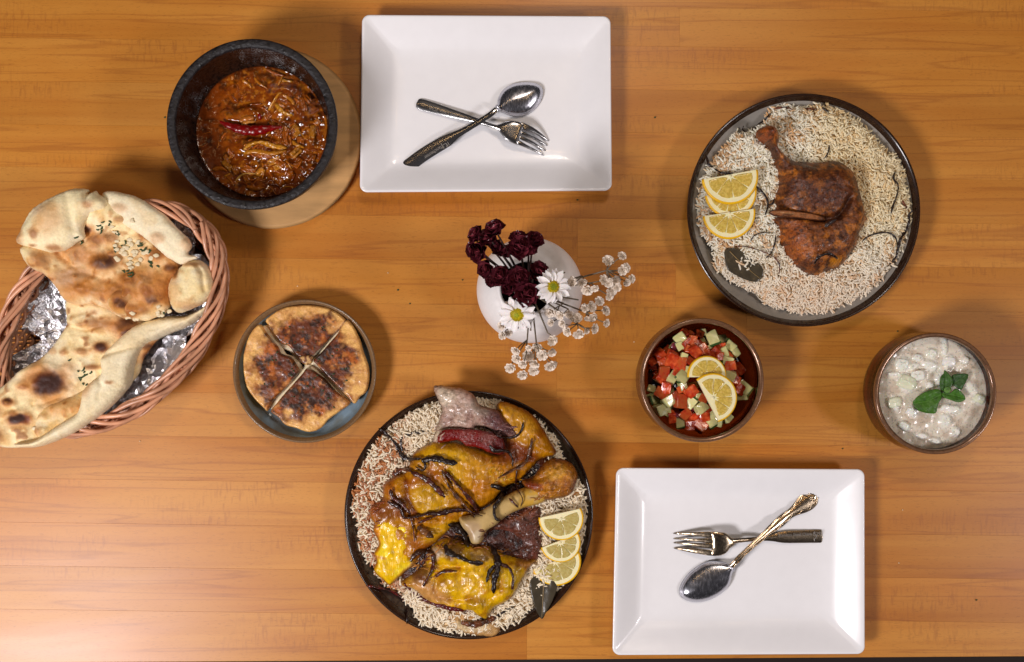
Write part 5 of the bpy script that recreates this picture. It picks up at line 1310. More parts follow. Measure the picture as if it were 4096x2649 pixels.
# upper naan
naan1 = thing('naan_bread', 'upper naan with browned bubbles, garlic flakes and green herbs, folded at its top', 'naan', W(*NA.p(600, 480), .07))
s1 = [(470, 300, 30, 22, .85), (560, 470, 70, 48, .85), (452, 612, 38, 27, .9), (852, 425, 46, 32, .9), (915, 500, 32, 26, .8), (780, 326, 34, 24, .7), (690, 555, 36, 26, 1.1), (640, 620, 60, 38, .75), (640, 680, 50, 45, .7), (760, 560, 100, 50, .5), (830, 660, 56, 40, .8),
      (250, 455, 40, 44, .4), (400, 560, 110, 60, .45), (740, 720, 60, 30, .6), (420, 420, 60, 50, .4), (540, 620, 60, 40, .4), (530, 350, 40, 30, .7), (600, 340, 40, 24, .5), (660, 245, 30, 14, .4), (700, 740, 40, 24, .7), (350, 640, 50, 30, .3), (880, 600, 50, 50, .5), (800, 620, 40, 30, .6), (700, 640, 40, 30, .6)]
def c1(X, Y, t, h, C):
    C = mix(C, (214, 138, 58), sstep(.40, .60, fbm(X, Y, 60, 91, 4)) * .42 * sstep(NA.p(0, 330)[1], NA.p(0, 430)[1], Y))
    return C
flap(naan1, 'bread_body', [(138, 390), (240, 380), (330, 360), (420, 320), (430, 240), (470, 150), (590, 130), (700, 210), (860, 360), (960, 440), (960, 500), (925, 560), (900, 640), (905, 700), (870, 745), (820, 765), (770, 782), (700, 772), (640, 765), (560, 718), (480, 692), (410, 697), (345, 675), (305, 605), (252, 535), (192, 502), (152, 455)],
     .068, .012, 60, s1, 41, base=lambda X, Y: .060 + .020 * (1 - sstep(NA.p(180, 0)[0], NA.p(380, 0)[0], X)) + .012 * (1 - sstep(NA.p(0, 200)[1], NA.p(0, 330)[1], Y)), Hb=.008, cf=c1, m='bread',
     hf=lambda X, Y, t: -.003 * nl(X, Y, [(320, 420), (440, 520), (560, 560)], 10) - .003 * nl(X, Y, [(600, 560), (560, 640), (600, 720)], 8) + .0035 * sw(X, Y, *NA.p(560, 480), 60, 40, 0, 4) + .0025 * sw(X, Y, *NA.p(855, 425), 36, 28, 30, 5) + .0024 * (fbm(X, Y, 18, 5) - .5) * 2 * t)
flap(naan1, 'right_fold', [(538, 96), (600, 84), (720, 114), (800, 160), (880, 215), (950, 290), (1010, 345), (1022, 385), (1002, 420), (1052, 440), (1005, 462), (960, 478), (905, 450), (860, 420), (800, 362), (715, 300), (620, 252), (578, 215), (556, 160)], .080, .007, 36,
     [(840, 340, 30, 20, .25), (640, 180, 30, 20, .2), (1000, 370, 30, 30, .2)], 43, base=lambda X, Y: np.full(len(X), .074), Hb=.006, tan=.25, basecol=(252, 236, 198), jag=1.8, label='long pale strip folded over the right side')
flap(naan1, 'left_fold', [(72, 352), (96, 300), (108, 265), (150, 190), (200, 150), (255, 118), (330, 84), (390, 68), (460, 74), (462, 96), (500, 80), (518, 100), (558, 128), (565, 165), (535, 190), (480, 212), (450, 250), (436, 290), (442, 330), (400, 358), (335, 402), (250, 412), (165, 398), (100, 372)], .088, .016, 74,
     [(195, 315, 22, 26, .55), (290, 390, 28, 14, .5), (265, 240, 56, 60, .3), (98, 322, 20, 44, .4), (180, 378, 16, 6, .5), (480, 160, 20, 16, .4)], 47, base=lambda X, Y: np.full(len(X), .080), Hb=.010, tan=.3, basecol=(250, 232, 184), jag=1.6, label='pale puffed fold at the top left',
     hf=lambda X, Y, t: -.003 * nl(X, Y, [(370, 120), (385, 220), (400, 330)], 14) - .002 * nl(X, Y, [(130, 260), (200, 180), (280, 130)], 8) - .004 * nl(X, Y, [(460, 90), (470, 170), (520, 190)], 6))
flap(naan1, 'puffed_bubble', [(940, 500), (980, 465), (1042, 450), (1092, 478), (1130, 530), (1138, 600), (1112, 655), (1062, 695), (1000, 722), (940, 738), (905, 708), (885, 645), (890, 578), (914, 535)], .080, .020, 70,
     [(938, 530, 17, 24, .95), (930, 600, 30, 70, .25), (1010, 700, 60, 18, .35), (1020, 480, 40, 12, .4)], 53, base=lambda X, Y: np.full(len(X), .066), Hb=.012, tan=.35, basecol=(252, 228, 170), label='smooth puffed bubble at the right', jag=.5,
     hf=lambda X, Y, t: -.004 * nl(X, Y, [(1045, 470), (1085, 530), (1095, 620)], 6))
flap(naan1, 'browned_lobe', [(575, 640), (640, 590), (700, 570), (735, 600), (720, 660), (690, 700), (680, 750), (640, 752), (600, 735), (568, 700)], .078, .007, 30, [(640, 640, 50, 30, .7), (640, 690, 40, 34, .75), (700, 590, 30, 14, 1.0)], 57, base=lambda X, Y: np.full(len(X), .070), Hb=.004, basecol=(220, 176, 116), jag=1.5)
rn = random.Random(9)
def flecks(parent, spots, cnt, name, m, size, seed, flatz=.5, cl=22):
    r_ = random.Random(seed)
    for _ in range(cnt):
        x, y = r_.choice(spots); x += r_.gauss(0, cl); y += r_.gauss(0, cl * .7)
        px, py = NA.p(x, y); z = GN.zp(px, py, .07)
        if name == 'herb_leaf':
            l = r_.uniform(.6, 1.6) * size; an = r_.uniform(0, 3.14)
            V, F = tube([W(px + l * (u - .5) * math.cos(an + u), py + l * (u - .5) * math.sin(an + u), z + .0008) for u in (0, .3, .7, 1)], [.0003, .0012, .0010, .0002], 6, .4)
            mobj(name, V, F, m, parent)
        else:
            k = r_.randint(5, 7); a0 = r_.uniform(0, 6)
            ol = [(px + size * r_.uniform(.6, 1.2) * math.cos(a0 + 6.28 * i / k), py + size * r_.uniform(.4, .9) * math.sin(a0 + 6.28 * i / k)) for i in range(k)]
            V, F, _ = patch(ol, res=3, z=z + .0008, H=.0009, R=4, Hb=.001, smooth=0); mobj(name, V, F, m, parent)
hs = [(560, 260), (530, 295), (650, 310), (705, 285), (690, 370), (680, 385), (770, 400), (820, 470), (690, 520), (700, 530), (740, 380), (420, 360), (620, 320), (640, 400), (900, 728), (790, 470), (580, 255)]
flecks(naan1, [(700, 380), (740, 410), (660, 400), (700, 480), (620, 380), (720, 440), (600, 300), (680, 260), (790, 450), (860, 735), (710, 770), (640, 430), (740, 350)], 46, 'garlic_flake', M['almond'], 13, 3)
flecks(naan1, hs, 44, 'herb_leaf', M['herb'], 19, 4, cl=16)
flecks(naan2, [(500, 1045), (440, 1050), (360, 990), (450, 1110), (430, 1080)], 12, 'herb_leaf', M['herb'], 16, 5, cl=14)
flecks(naan2, [(190, 1360), (90, 1360), (870, 740)], 7, 'garlic_flake', M['almond'], 11, 6, cl=14)

# ------------------------------------------------------------------ salad
def chunk(seed, dx, dy, dz, e=.42, nu=12, nv=7, jitter=.16):
    r_ = random.Random(seed); sh = [r_.uniform(-.25, .25) for _ in range(4)]
    def pw(c): return math.copysign(abs(c) ** e, c)
    V, F = [], []
    for j in range(nv + 1):
        v = -math.pi / 2 + math.pi * j / nv
        for i in range(nu):
            u = 2 * math.pi * i / nu
            x, y, z = pw(math.cos(v)) * pw(math.cos(u)), pw(math.cos(v)) * pw(math.sin(u)), pw(math.sin(v))
            x, y, z = x + sh[0] * z + sh[1] * y * x * .6, y + sh[2] * z + sh[3] * x * .4, z
            q = 1 + jitter * (r_.random() - .5) * .5
            V.append((x * dx / 2 * q, y * dy / 2 * q, z * dz / 2 * q))
    for j in range(nv):
        for i in range(nu): F.append((j * nu + i, j * nu + (i + 1) % nu, (j + 1) * nu + (i + 1) % nu, (j + 1) * nu + i))
    F += [tuple(range(nu))[::-1], tuple(nv * nu + i for i in range(nu))]
    return V, F
tomM = [raw_mesh('tomato_piece', *chunk(100 + i, .0145 * (1 + .12 * (i % 3 - 1)), .0120, .0100, .24), M['tomato' if i % 2 else 'tomato_or'], smooth=False) for i in range(6)]
cucM = [raw_mesh('cucumber_piece', *chunk(200 + i, .0135, .0112, .0100, .24, jitter=.1), M['cuc'], smooth=False) for i in range(5)]
skinM = raw_mesh('skin', [(.0062 + .0009, y, z) for y, z in ((-.0052, -.0040), (.0052, -.0040), (.0056, .0036), (-.0054, .0038))] + [(.0052, y, z) for y, z in ((-.0056, -.0044), (.0056, -.0044), (.0059, .0040), (-.0058, .0042))],
                 [(0, 1, 2, 3), (7, 6, 5, 4), (0, 4, 5, 1), (1, 5, 6, 2), (2, 6, 7, 3), (3, 7, 4, 0)], M['cucskin'], smooth=False)
onM = [raw_mesh('onion_piece', *chunk(300 + i, .011, .009, .0035, .6), M['redonion']) for i in range(2)]
def place(me, name, x, y, z, rot, sc, label, category, group, parent=None):
    o = bpy.data.objects.new(name, me); COL.objects.link(o)
    o.location = (x, y, z); o.rotation_euler = rot; o.scale = (sc, sc, sc)
    return tag(o, label, category, group)
rsal = random.Random(5)
# dressing pooled at the bottom
ring = []
V, F = lathe([(.0001, .0095), (.046, .0095), (.0575, .0150), (.0610, .0245), (.0560, .0262), (.0001, .0268)], C1[0], C1[1], 64)
tag(mobj('salad_dressing', V, F, M['juice']), 'dark red dressing pooled under the diced salad in the glass bowl', 'dressing')
top = [(630, 255, 't', 1.0), (600, 345, 'c', 1.1), (590, 420, 'c', .8), (535, 425, 'o', 1), (720, 350, 't', 1.0), (660, 390, 't', .9), (800, 285, 'T', .9), (850, 240, 'C', .8), (950, 345, 'c', 1.25), (1045, 350, 'C', 1.), (1150, 395, 'c', 1.0), (1130, 460, 'C', .9), (1195, 490, 'c', .8),
       (750, 470, 't', 1.35), (860, 450, 't', .9), (905, 435, 'c', .5), (870, 495, 't', .9), (970, 480, 't', 1.0), (1010, 525, 't', .9), (1070, 475, 'c', .9), (1095, 570, 'c', 1.0), (375, 520, 't', 1.4), (330, 470, 't', .8), (500, 560, 't', 1.6), (430, 600, 't', 1.1), (632, 540, 'c', .8), (620, 620, 't', 1.1),
       (310, 630, 'T', 1), (420, 680, 't', 1.2), (380, 770, 't', .9), (700, 580, 't', .9), (515, 765, 'c', 1.05), (620, 760, 'c', 1.15), (650, 690, 'c', .9), (620, 840, 'c', .9), (560, 700, 't', .9), (610, 880, 't', .8), (440, 860, 't', 1.1), (400, 930, 't', 1.2), (285, 880, 'C', .8), (320, 980, 'C', 1.1),
       (480, 1010, 'c', 1.35), (400, 1100, 'c', 1.3), (560, 960, 't', .9), (600, 1010, 't', 1.25), (710, 910, 't', 1.35), (715, 1010, 'c', 1.1), (790, 960, 'c', .8), (850, 980, 't', 1.0), (820, 1080, 'c', 1.2), (700, 1090, 'o', 1.1), (900, 1090, 't', .9), (650, 1160, 't', 1.1), (740, 1180, 'T', 1.1), (590, 1280, 'c', 1.0),
       (700, 1260, 't', 1.1), (800, 1270, 't', 1.7), (930, 1150, 'c', .8), (930, 1240, 'c', 1.1), (1010, 1220, 'c', 1.1), (980, 1180, 'o', .7), (1110, 1220, 'c', 1.0), (700, 1330, 'c', .7), (850, 1180, 't', 1.1), (1140, 620, 't', 1.1), (1130, 730, 'c', 1.05), (1200, 800, 't', 1.0), (1240, 870, 't', 1.2), (1300, 880, 'c', 1.3),
       (1290, 960, 'c', 1.0), (1180, 770, 't', .8), (500, 1180, 't', .9), (460, 1140, 'c', .7), (560, 1160, 'o', .7), (1120, 540, 'T', .9), (760, 400, 't', .8), (700, 320, 'T', .9), (300, 560, 't', .9), (690, 460, 't', .9), (1060, 430, 't', .8)]
gs = 'diced tomato in the salad bowl'; gc_ = 'diced cucumber in the salad bowl'
def in_bowl(x, y, rmax):
    d = math.hypot(x - C1[0], y - C1[1])
    if d > rmax: x, y = C1[0] + (x - C1[0]) * rmax / d, C1[1] + (y - C1[1]) * rmax / d
    return x, y, min(d, rmax)
for i in range(70):
    a, q = rsal.uniform(0, 6.28), .056 * math.sqrt(rsal.random()); kind = rsal.choice('ttc')
    me = rsal.choice(tomM if kind == 't' else cucM)
    o = place(me, 'tomato_cube' if kind == 't' else 'cucumber_cube', C1[0] + q * math.cos(a), C1[1] + q * math.sin(a), .0265 + .003 * rsal.random(), (rsal.uniform(-.4, .4), rsal.uniform(-.4, .4), rsal.uniform(0, 6)), rsal.uniform(.8, 1.1),
              'glossy red tomato cube in the lower layer of the salad' if kind == 't' else 'pale cucumber cube in the lower layer of the salad', 'tomato' if kind == 't' else 'cucumber', 'lower layer of diced tomato' if kind == 't' else 'lower layer of diced cucumber')
for i, (x, y, k_, sc) in enumerate(top):
    px, py = SA.p(x, y); rr = math.hypot(x - 800, y - 800) / 540
    z = .0500 - .014 * rr ** 2 + rsal.uniform(-.001, .0015)
    if k_ in 'TC': z -= .006; k_ = k_.lower()
    w = W(px, py, z); xx, yy, _ = in_bowl(w[0], w[1], .0585)
    rot = (rsal.uniform(-.35, .35), rsal.uniform(-.35, .35), rsal.uniform(0, 6.28))
    sc = min(sc, 1.28); vx = 'upper' if y < 650 else ('lower' if y > 950 else 'middle'); hx = 'left' if x < 620 else ('right' if x > 950 else 'centre'); pos_ = f'{vx} {hx}' if vx != 'middle' or hx != 'centre' else 'middle'
    if k_ == 't': o = place(tomM[i % 6], 'tomato_cube', xx, yy, z, rot, sc * .92, ('large ' if sc > 1.15 else ('small ' if sc < .95 else '')) + ('orange red' if not (i % 6) % 2 else 'deep red') + f' tomato cube on the salad, {pos_}', 'tomato', gs)
    elif k_ == 'o': o = place(onM[i % 2], 'red_onion_piece', xx, yy, z, rot, sc, f'small purple red onion piece in the salad, {pos_} of the bowl', 'onion', 'red onion pieces in the salad bowl')
    else:
        o = place(cucM[i % 5], 'cucumber_cube', xx, yy, z, rot, sc, ('large ' if sc > 1.15 else ('small ' if sc < .95 else '')) + 'pale cucumber cube ' + ('with dark green skin ' if i % 2 == 0 else '') + f'on the salad, {pos_}', 'cucumber', gc_)
        if i % 2 == 0:
            s_ = bpy.data.objects.new('skin', skinM); COL.objects.link(s_); s_.parent = o
gls = 'lemon slices in the salad bowl'
k = 1 / 2.7017
lemon(SA.p(880, 738), 216 * k, -90, G1, 'upper half lemon slice on the salad, partly under the larger one', gls, .08, 4, 0, (6, 2), 7, zfix=.0575)
lemon(SA.p(945, 975), 268 * k, -28, G1, 'larger lemon slice lying on top of the diced salad', gls, .26, 5, 0, (3, 5), 8, zfix=.0625)

# ------------------------------------------------------------------ yogurt with cucumber and mint
ZY = .0575; ry = .0692
yp = (2048 + C2[0] / (S * (1 - ZY / D)), 1324.5 - C2[1] / (S * (1 - ZY / D)))
ryp = ry / (S * (1 - ZY / D))
yo = [(yp[0] + ryp * math.cos(a), yp[1] + ryp * math.sin(a)) for a in np.linspace(0, 2 * math.pi, 48, endpoint=False)]
ych = [(555, 465, 62, 74, 20), (600, 665, 105, 72, 40), (850, 480, 80, 48, 20), (720, 590, 80, 50, -20), (870, 350, 50, 46, 0), (1050, 440, 55, 70, 20), (1265, 720, 78, 62, 30), (1370, 840, 66, 52, 20), (1010, 1060, 66, 66, 30), (720, 400, 50, 34, 0), (1010, 925, 60, 32, -10),
       (655, 975, 34, 56, 0), (570, 1130, 62, 34, 30), (470, 880, 38, 80, -20), (845, 690, 36, 40, 0), (1215, 430, 40, 40, 0), (1120, 1190, 50, 50, 0), (460, 570, 60, 24, 0), (1000, 280, 30, 90, 0), (670, 490, 70, 34, -20), (980, 620, 70, 70, 0), (1100, 950, 80, 40, 0), (760, 1230, 60, 30, 10), (900, 1280, 60, 30, 10)]
def ysum(X, Y, grow=1.0):
    h = np.zeros(len(X))
    for (x, y, rx, ry_, a) in ych:
        px, py = YO.p(x, y); h = np.maximum(h, sw(X, Y, px, py, rx / 2.655 * grow, ry_ / 2.655 * grow, a, int(x), .45, .25))
    return h
def yc(X, Y, t, h):
    C = flat(len(X), (232, 222, 204)); C = mix(C, (190, 166, 142), sstep(.45, .7, fbm(X, Y, 30, 3)) * .6)
    C = mix(C, (250, 248, 238), ysum(X, Y, 1.15) * .95); C = mix(C, (228, 230, 200), ysum(X, Y, .7) * sstep(.5, .62, fbm(X, Y, 16, 8)) * .5)
    C = mix(C, (110, 108, 96), sstep(.70, .76, fbm(X, Y, 5, 12, 2)) * .5)
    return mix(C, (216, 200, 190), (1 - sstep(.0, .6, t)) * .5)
V, F, C = patch(yo, res=3.2, z=ZY, H=.0003, R=12, Hb=.046, hf=lambda X, Y, t: .0034 * ysum(X, Y) + .0016 * (fbm(X, Y, 22, 5, 2) - .5), colf=yc, smooth=1)
# keep the hidden underside inside the bowl
bn = V[:, 2] < ZY - .004; cc_ = np.array([C2[0], C2[1]])
dpt = np.clip((ZY - V[bn, 2]) / .046, 0, 1); V[bn, :2] = cc_ + (V[bn, :2] - cc_) * (1 - .22 * dpt)[:, None]
GY = Ground(); GY.add(V, F)
tag(mobj('yogurt', V, F, M['yog'], None, C), 'pale creamy yogurt filling the glass bowl under the mint', 'yogurt')
cyM = [raw_mesh('yogurt_chunk', *chunk(400 + i, .0175, .0130, .0072, .42, jitter=.3), mat('coated_cucumber', ((246, 245, 232), (234, 236, 208), (250, 247, 240))[i % 3], .2, nscale=160, namt=.05, sss=.3, coat=.35)) for i in range(3)]
for i, (x, y, rx, ry_, a) in enumerate(ych[:15]):
    if i in (2, 6, 8, 10): continue
    px, py = YO.p(x, y); z = ZY + .0012; w = W(px, py, z)
    if math.hypot(w[0] - C2[0], w[1] - C2[1]) > .060: continue
    o = place(cyM[i % 3], 'cucumber_chunk', w[0], w[1], z, (rsal.uniform(-.2, .2), rsal.uniform(-.2, .2), -math.radians(a) + rsal.uniform(-.3, .3)), max(rx, ry_) / 84, 'pale cucumber chunk coated in yogurt in the glass bowl', 'cucumber', 'cucumber chunks in the yogurt')
mint = thing('mint_sprig', 'fresh green mint sprig on top of the yogurt', 'mint', W(*YO.p(980, 780), ZY + .004))
def mleaf(out, mid, z, seed, colr):
    P = np.array(YO(mid)); L = np.linalg.norm(P[-1] - P[0]); dr = (P[-1] - P[0]) / L
    def veins(X, Y):
        u = (X - P[0][0]) * dr[0] + (Y - P[0][1]) * dr[1]; d = dist_poly(X, Y, P, False)
        return np.maximum(np.exp(-(d / 1.6) ** 2), .8 * np.exp(-((((u - d * .9) / 7.0) % 1 - .5) / .17) ** 2) * (d > 1))
    def colf(X, Y, t, h):
        C = flat(len(X), colr); C = mix(C, (28, 60, 14), sstep(.4, .7, fbm(X, Y, 14, seed)) * .5); return mix(C, (96, 134, 56), veins(X, Y) * .35)
    V, F, C = patch(YO(out), res=2.1, z=z, H=.0016, R=16, Hb=.0003, smooth=1, hf=lambda X, Y, t: -.0007 * veins(X, Y) + .0016 * np.minimum(dist_poly(X, Y, P, False) / 14, 1.5) + .0012 * (fbm(X, Y, 12, seed) - .5), colf=colf, jag=.9, seed=seed)
    V[:, 2] -= 0
    mobj('leaf', V, F, M['mint'], mint, C)
mleaf([(1005, 530), (1050, 580), (1088, 640), (1075, 705), (1015, 752), (960, 742), (944, 680), (960, 600), (990, 570)], [(1005, 740), (1010, 640), (1008, 545)], ZY + .0100, 1, (58, 100, 34))
mleaf([(1080, 590), (1150, 570), (1246, 574), (1246, 620), (1205, 690), (1172, 742), (1110, 705), (1076, 650)], [(1075, 700), (1150, 640), (1240, 580)], ZY + .0075, 2, (46, 84, 38))
mleaf([(664, 882), (700, 820), (780, 770), (860, 740), (932, 735), (972, 782), (968, 832), (932, 882), (905, 982), (822, 990), (740, 972), (688, 930)], [(965, 790), (820, 865), (680, 890)], ZY + .0085, 3, (64, 112, 24))
mleaf([(985, 770), (1060, 772), (1120, 730), (1182, 770), (1228, 832), (1190, 866), (1120, 872), (1050, 846), (985, 820)], [(990, 785), (1100, 800), (1215, 832)], ZY + .0095, 4, (66, 116, 30))
mleaf([(1000, 720), (1040, 705), (1072, 720), (1060, 760), (1025, 780), (1000, 760)], [(1000, 760), (1060, 715)], ZY + .0125, 5, (96, 140, 60))
V, F = tube([W(*YO.p(975, 800), ZY + .004), W(*YO.p(985, 780), ZY + .009), W(*YO.p(1020, 740), ZY + .012)], [.0012, .0011, .0008], 7); mobj('stem', V, F, M['herb'], mint)

# ------------------------------------------------------------------ crumbs on the table
for i, (x, y) in enumerate([(2536, 1368), (3150, 385), (1592, 1160), (1552, 1092), (1640, 1215), (2310, 800), (560, 1765), (3590, 1325), (3905, 2400), (3595, 2252), (3370, 1795), (2620, 470), (1190, 1145), (1850, 1120), (660, 470), (3610, 2040)]):
    w = W(x, y, .0002); V, F = chunk(600 + i, .0016, .0013, .0009, .8)
    tag(mobj('bread_crumb', np.array(V) * (1 + .3 * (i % 3)) + np.array([w[0], w[1], .0006]), F, M['herb'] if i % 3 else M['almond']), ('tiny dark crumb ' if i % 3 else 'tiny pale crumb ') + ('on the table left of the salad bowl', 'on the bare table above the chicken plate', 'on the table right of the round flatbread plate', 'nearest the knot between flatbread plate and vase', 'on the table halfway from flatbread plate to vase',
        'on the table just below the corner of the upper white plate', 'on the table below the bread basket', 'on the table above the yogurt bowl', 'on the bare table at the lower right', 'on the table right of the lower white plate', 'on the table between salad and yogurt bowls',
        'on the table right of the upper white plate', 'on the table right of the bread basket', 'on the table left of the vase', 'on the table left of the stone bowl', 'on the table below the yogurt bowl')[i], 'crumb', 'crumbs on the table')

# ------------------------------------------------------------------ vase
vc = np.array(W(*FL.p(704, 686), .052)[:2])
def voff(z): u = max(0, min(1, (z - .05) / .05)); return (-.0048 * u, .0012 * u)
vt = thing('flower_vase', 'round squat matt white ceramic vase with a wide dark opening', 'vase', (vc[0], vc[1], 0))
V, F = lathe(prof([(.0001, .001), (.036, .001), (.040, 0), (.044, .003), (.056, .020), (.0632, .040), (.0650, .052), (.0630, .066), (.0560, .082), (.0460, .093), (.0375, .0985), (.0345, .1010), (.0322, .1015), (.0306, .1000)], 4), vc[0], vc[1], 128, voff)
mobj('body', V, F, M['vase'], vt)
V, F = lathe(prof([(.0306, .1000), (.0305, .094), (.034, .084), (.045, .070), (.052, .052), (.045, .03), (.03, .02), (.0001, .02)], 3), vc[0], vc[1], 96, voff)
mobj('inside', V, F, M['dark'], vt)

# ------------------------------------------------------------------ flowers
def petal_mesh(name, L, Wd, cup, curl, m, nx=5, ny=7, notch=0, shape=.5, wave=0):
    V, F = [], []
    for j in range(ny):
        v = j / (ny - 1); wd = Wd * (math.sin(math.pi * min(1, (v * .86 + .10))) ** shape) * (1 if v < .999 else .7)
        for i in range(nx):
            u = 2 * i / (nx - 1) - 1
            x = L * v * (1 - notch * (1 - abs(u)) * (v > .95)) - (L * .10 * u * u * v)
            z = cup * u * u * wd + curl * L * v * v + wave * math.sin(u * 5 + v * 3) * L
            V.append((x, wd * .5 * u, z))
    for j in range(ny - 1):
        for i in range(nx - 1): F.append((j * nx + i, (j + 1) * nx + i, (j + 1) * nx + i + 1, j * nx + i + 1))
    return raw_mesh(name, V, F, m)
def orient(nrm, spin=0.0):
    q = Vector(nrm).to_track_quat('Z', 'Y').to_matrix()
    return q @ Matrix.Rotation(spin, 3, 'Z')
bud = raw_mesh('bloom', *chunk(5, .009, .009, .007, 1.0), M['burg'])
bp_ = [petal_mesh('petal', .0130, .0150, .30, .16, M['burg'], shape=.55), petal_mesh('petal', .0098, .0125, .50, .32, M['burg'], shape=.55), petal_mesh('petal', .0068, .0085, .8, .5, M['burg'], shape=.6)]
def stemline(t, p0, p1, mid, r, m, name='stem'):
    P = cat([p0, mid, p1], closed=False, n=6); V, F = tube(P, np.linspace(r, r * .7, len(P)), 6)
    org = ORG[t.name]; me = raw_mesh(name, V - org, F, m); o = bpy.data.objects.new(name, me); COL.objects.link(o); o.parent = t; return o
mouth = np.array([vc[0] - .004, vc[1] + .001, .080])
def burg_spray(label, blooms, rad0):
    t = thing('burgundy_flower_stem', label, 'flower', mouth, 'burgundy flower stems in the vase')
    org = ORG[t.name]; rr_2 = random.Random(len(blooms) * 7 + 1)
    for (x, y, r, z, nx_, ny_) in blooms:
        c = np.array(W(*FL.p(x, y), z)); Rw = r / 2.2 * S * (1 - z / D)
        nrm = Vector((nx_, ny_, 1)).normalized(); s_ = Rw / .0122
        mt = (c + mouth) / 2 + np.array([0, 0, .012])
        stemline(t, mouth + np.array([rr_2.uniform(-.006, .006), rr_2.uniform(-.006, .006), 0]), c - np.array(nrm) * .004, mt, .0014, M['burgst'])
        b = bpy.data.objects.new('bloom', bud); COL.objects.link(b); b.parent = t
        b.matrix_local = Matrix.Translation(Vector(c - org)) @ orient(nrm, rr_2.uniform(0, 6)).to_4x4() @ Matrix.Scale(s_, 4)
        for lay, (n_, el, rb_, mi) in enumerate(((6, .10, .0022, 0), (6, .40, .0020, 0), (5, .75, .0018, 1), (4, 1.02, .0014, 2), (3, 1.25, .0008, 2))):
            for i in range(n_):
                a = 2 * math.pi * (i + lay * .37) / n_ + rr_2.uniform(-.12, .12); e = el + rr_2.uniform(-.1, .1)
                p = bpy.data.objects.new('petal', bp_[mi]); COL.objects.link(p); p.parent = b
                p.matrix_local = Matrix.Rotation(a, 4, 'Z') @ Matrix.Translation((rb_, 0, .0008 * lay)) @ Matrix.Rotation(-e, 4, 'Y') @ Matrix.Rotation(rr_2.uniform(-.2, .2), 4, 'X') @ Matrix.Scale(rr_2.uniform(.88, 1.08), 4)
burg_spray('burgundy flower stem leaning furthest out of the vase, its upper blooms seen from the side', [(405, 165, 92, .185, -.5, .9), (245, 205, 80, .180, -1.2, .5), (345, 232, 84, .178, -.6, .5), (205, 330, 66, .168, -1.2, -.1), (262, 352, 88, .168, -.7, 0), (440, 335, 60, .160, -.2, .4), (410, 300, 52, .165, -.2, .4)], .01)
burg_spray('burgundy flower stem with two blooms facing up beside the vase rim', [(612, 315, 102, .170, 0, .25), (600, 235, 70, .160, -.1, .7), (732, 252, 82, .158, .4, .5), (700, 320, 60, .150, .2, .2), (500, 350, 56, .150, -.2, .3)], .01)
burg_spray('burgundy flower stem with five open blooms directly over the vase opening', [(330, 500, 80, .150, -.8, 0), (452, 562, 88, .158, -.35, .1), (605, 575, 92, .165, -.05, .1), (776, 528, 88, .155, .3, .3), (668, 710, 108, .172, .05, -.1), (520, 660, 60, .140, -.2, 0), (370, 600, 56, .138, -.6, -.2)], .01)

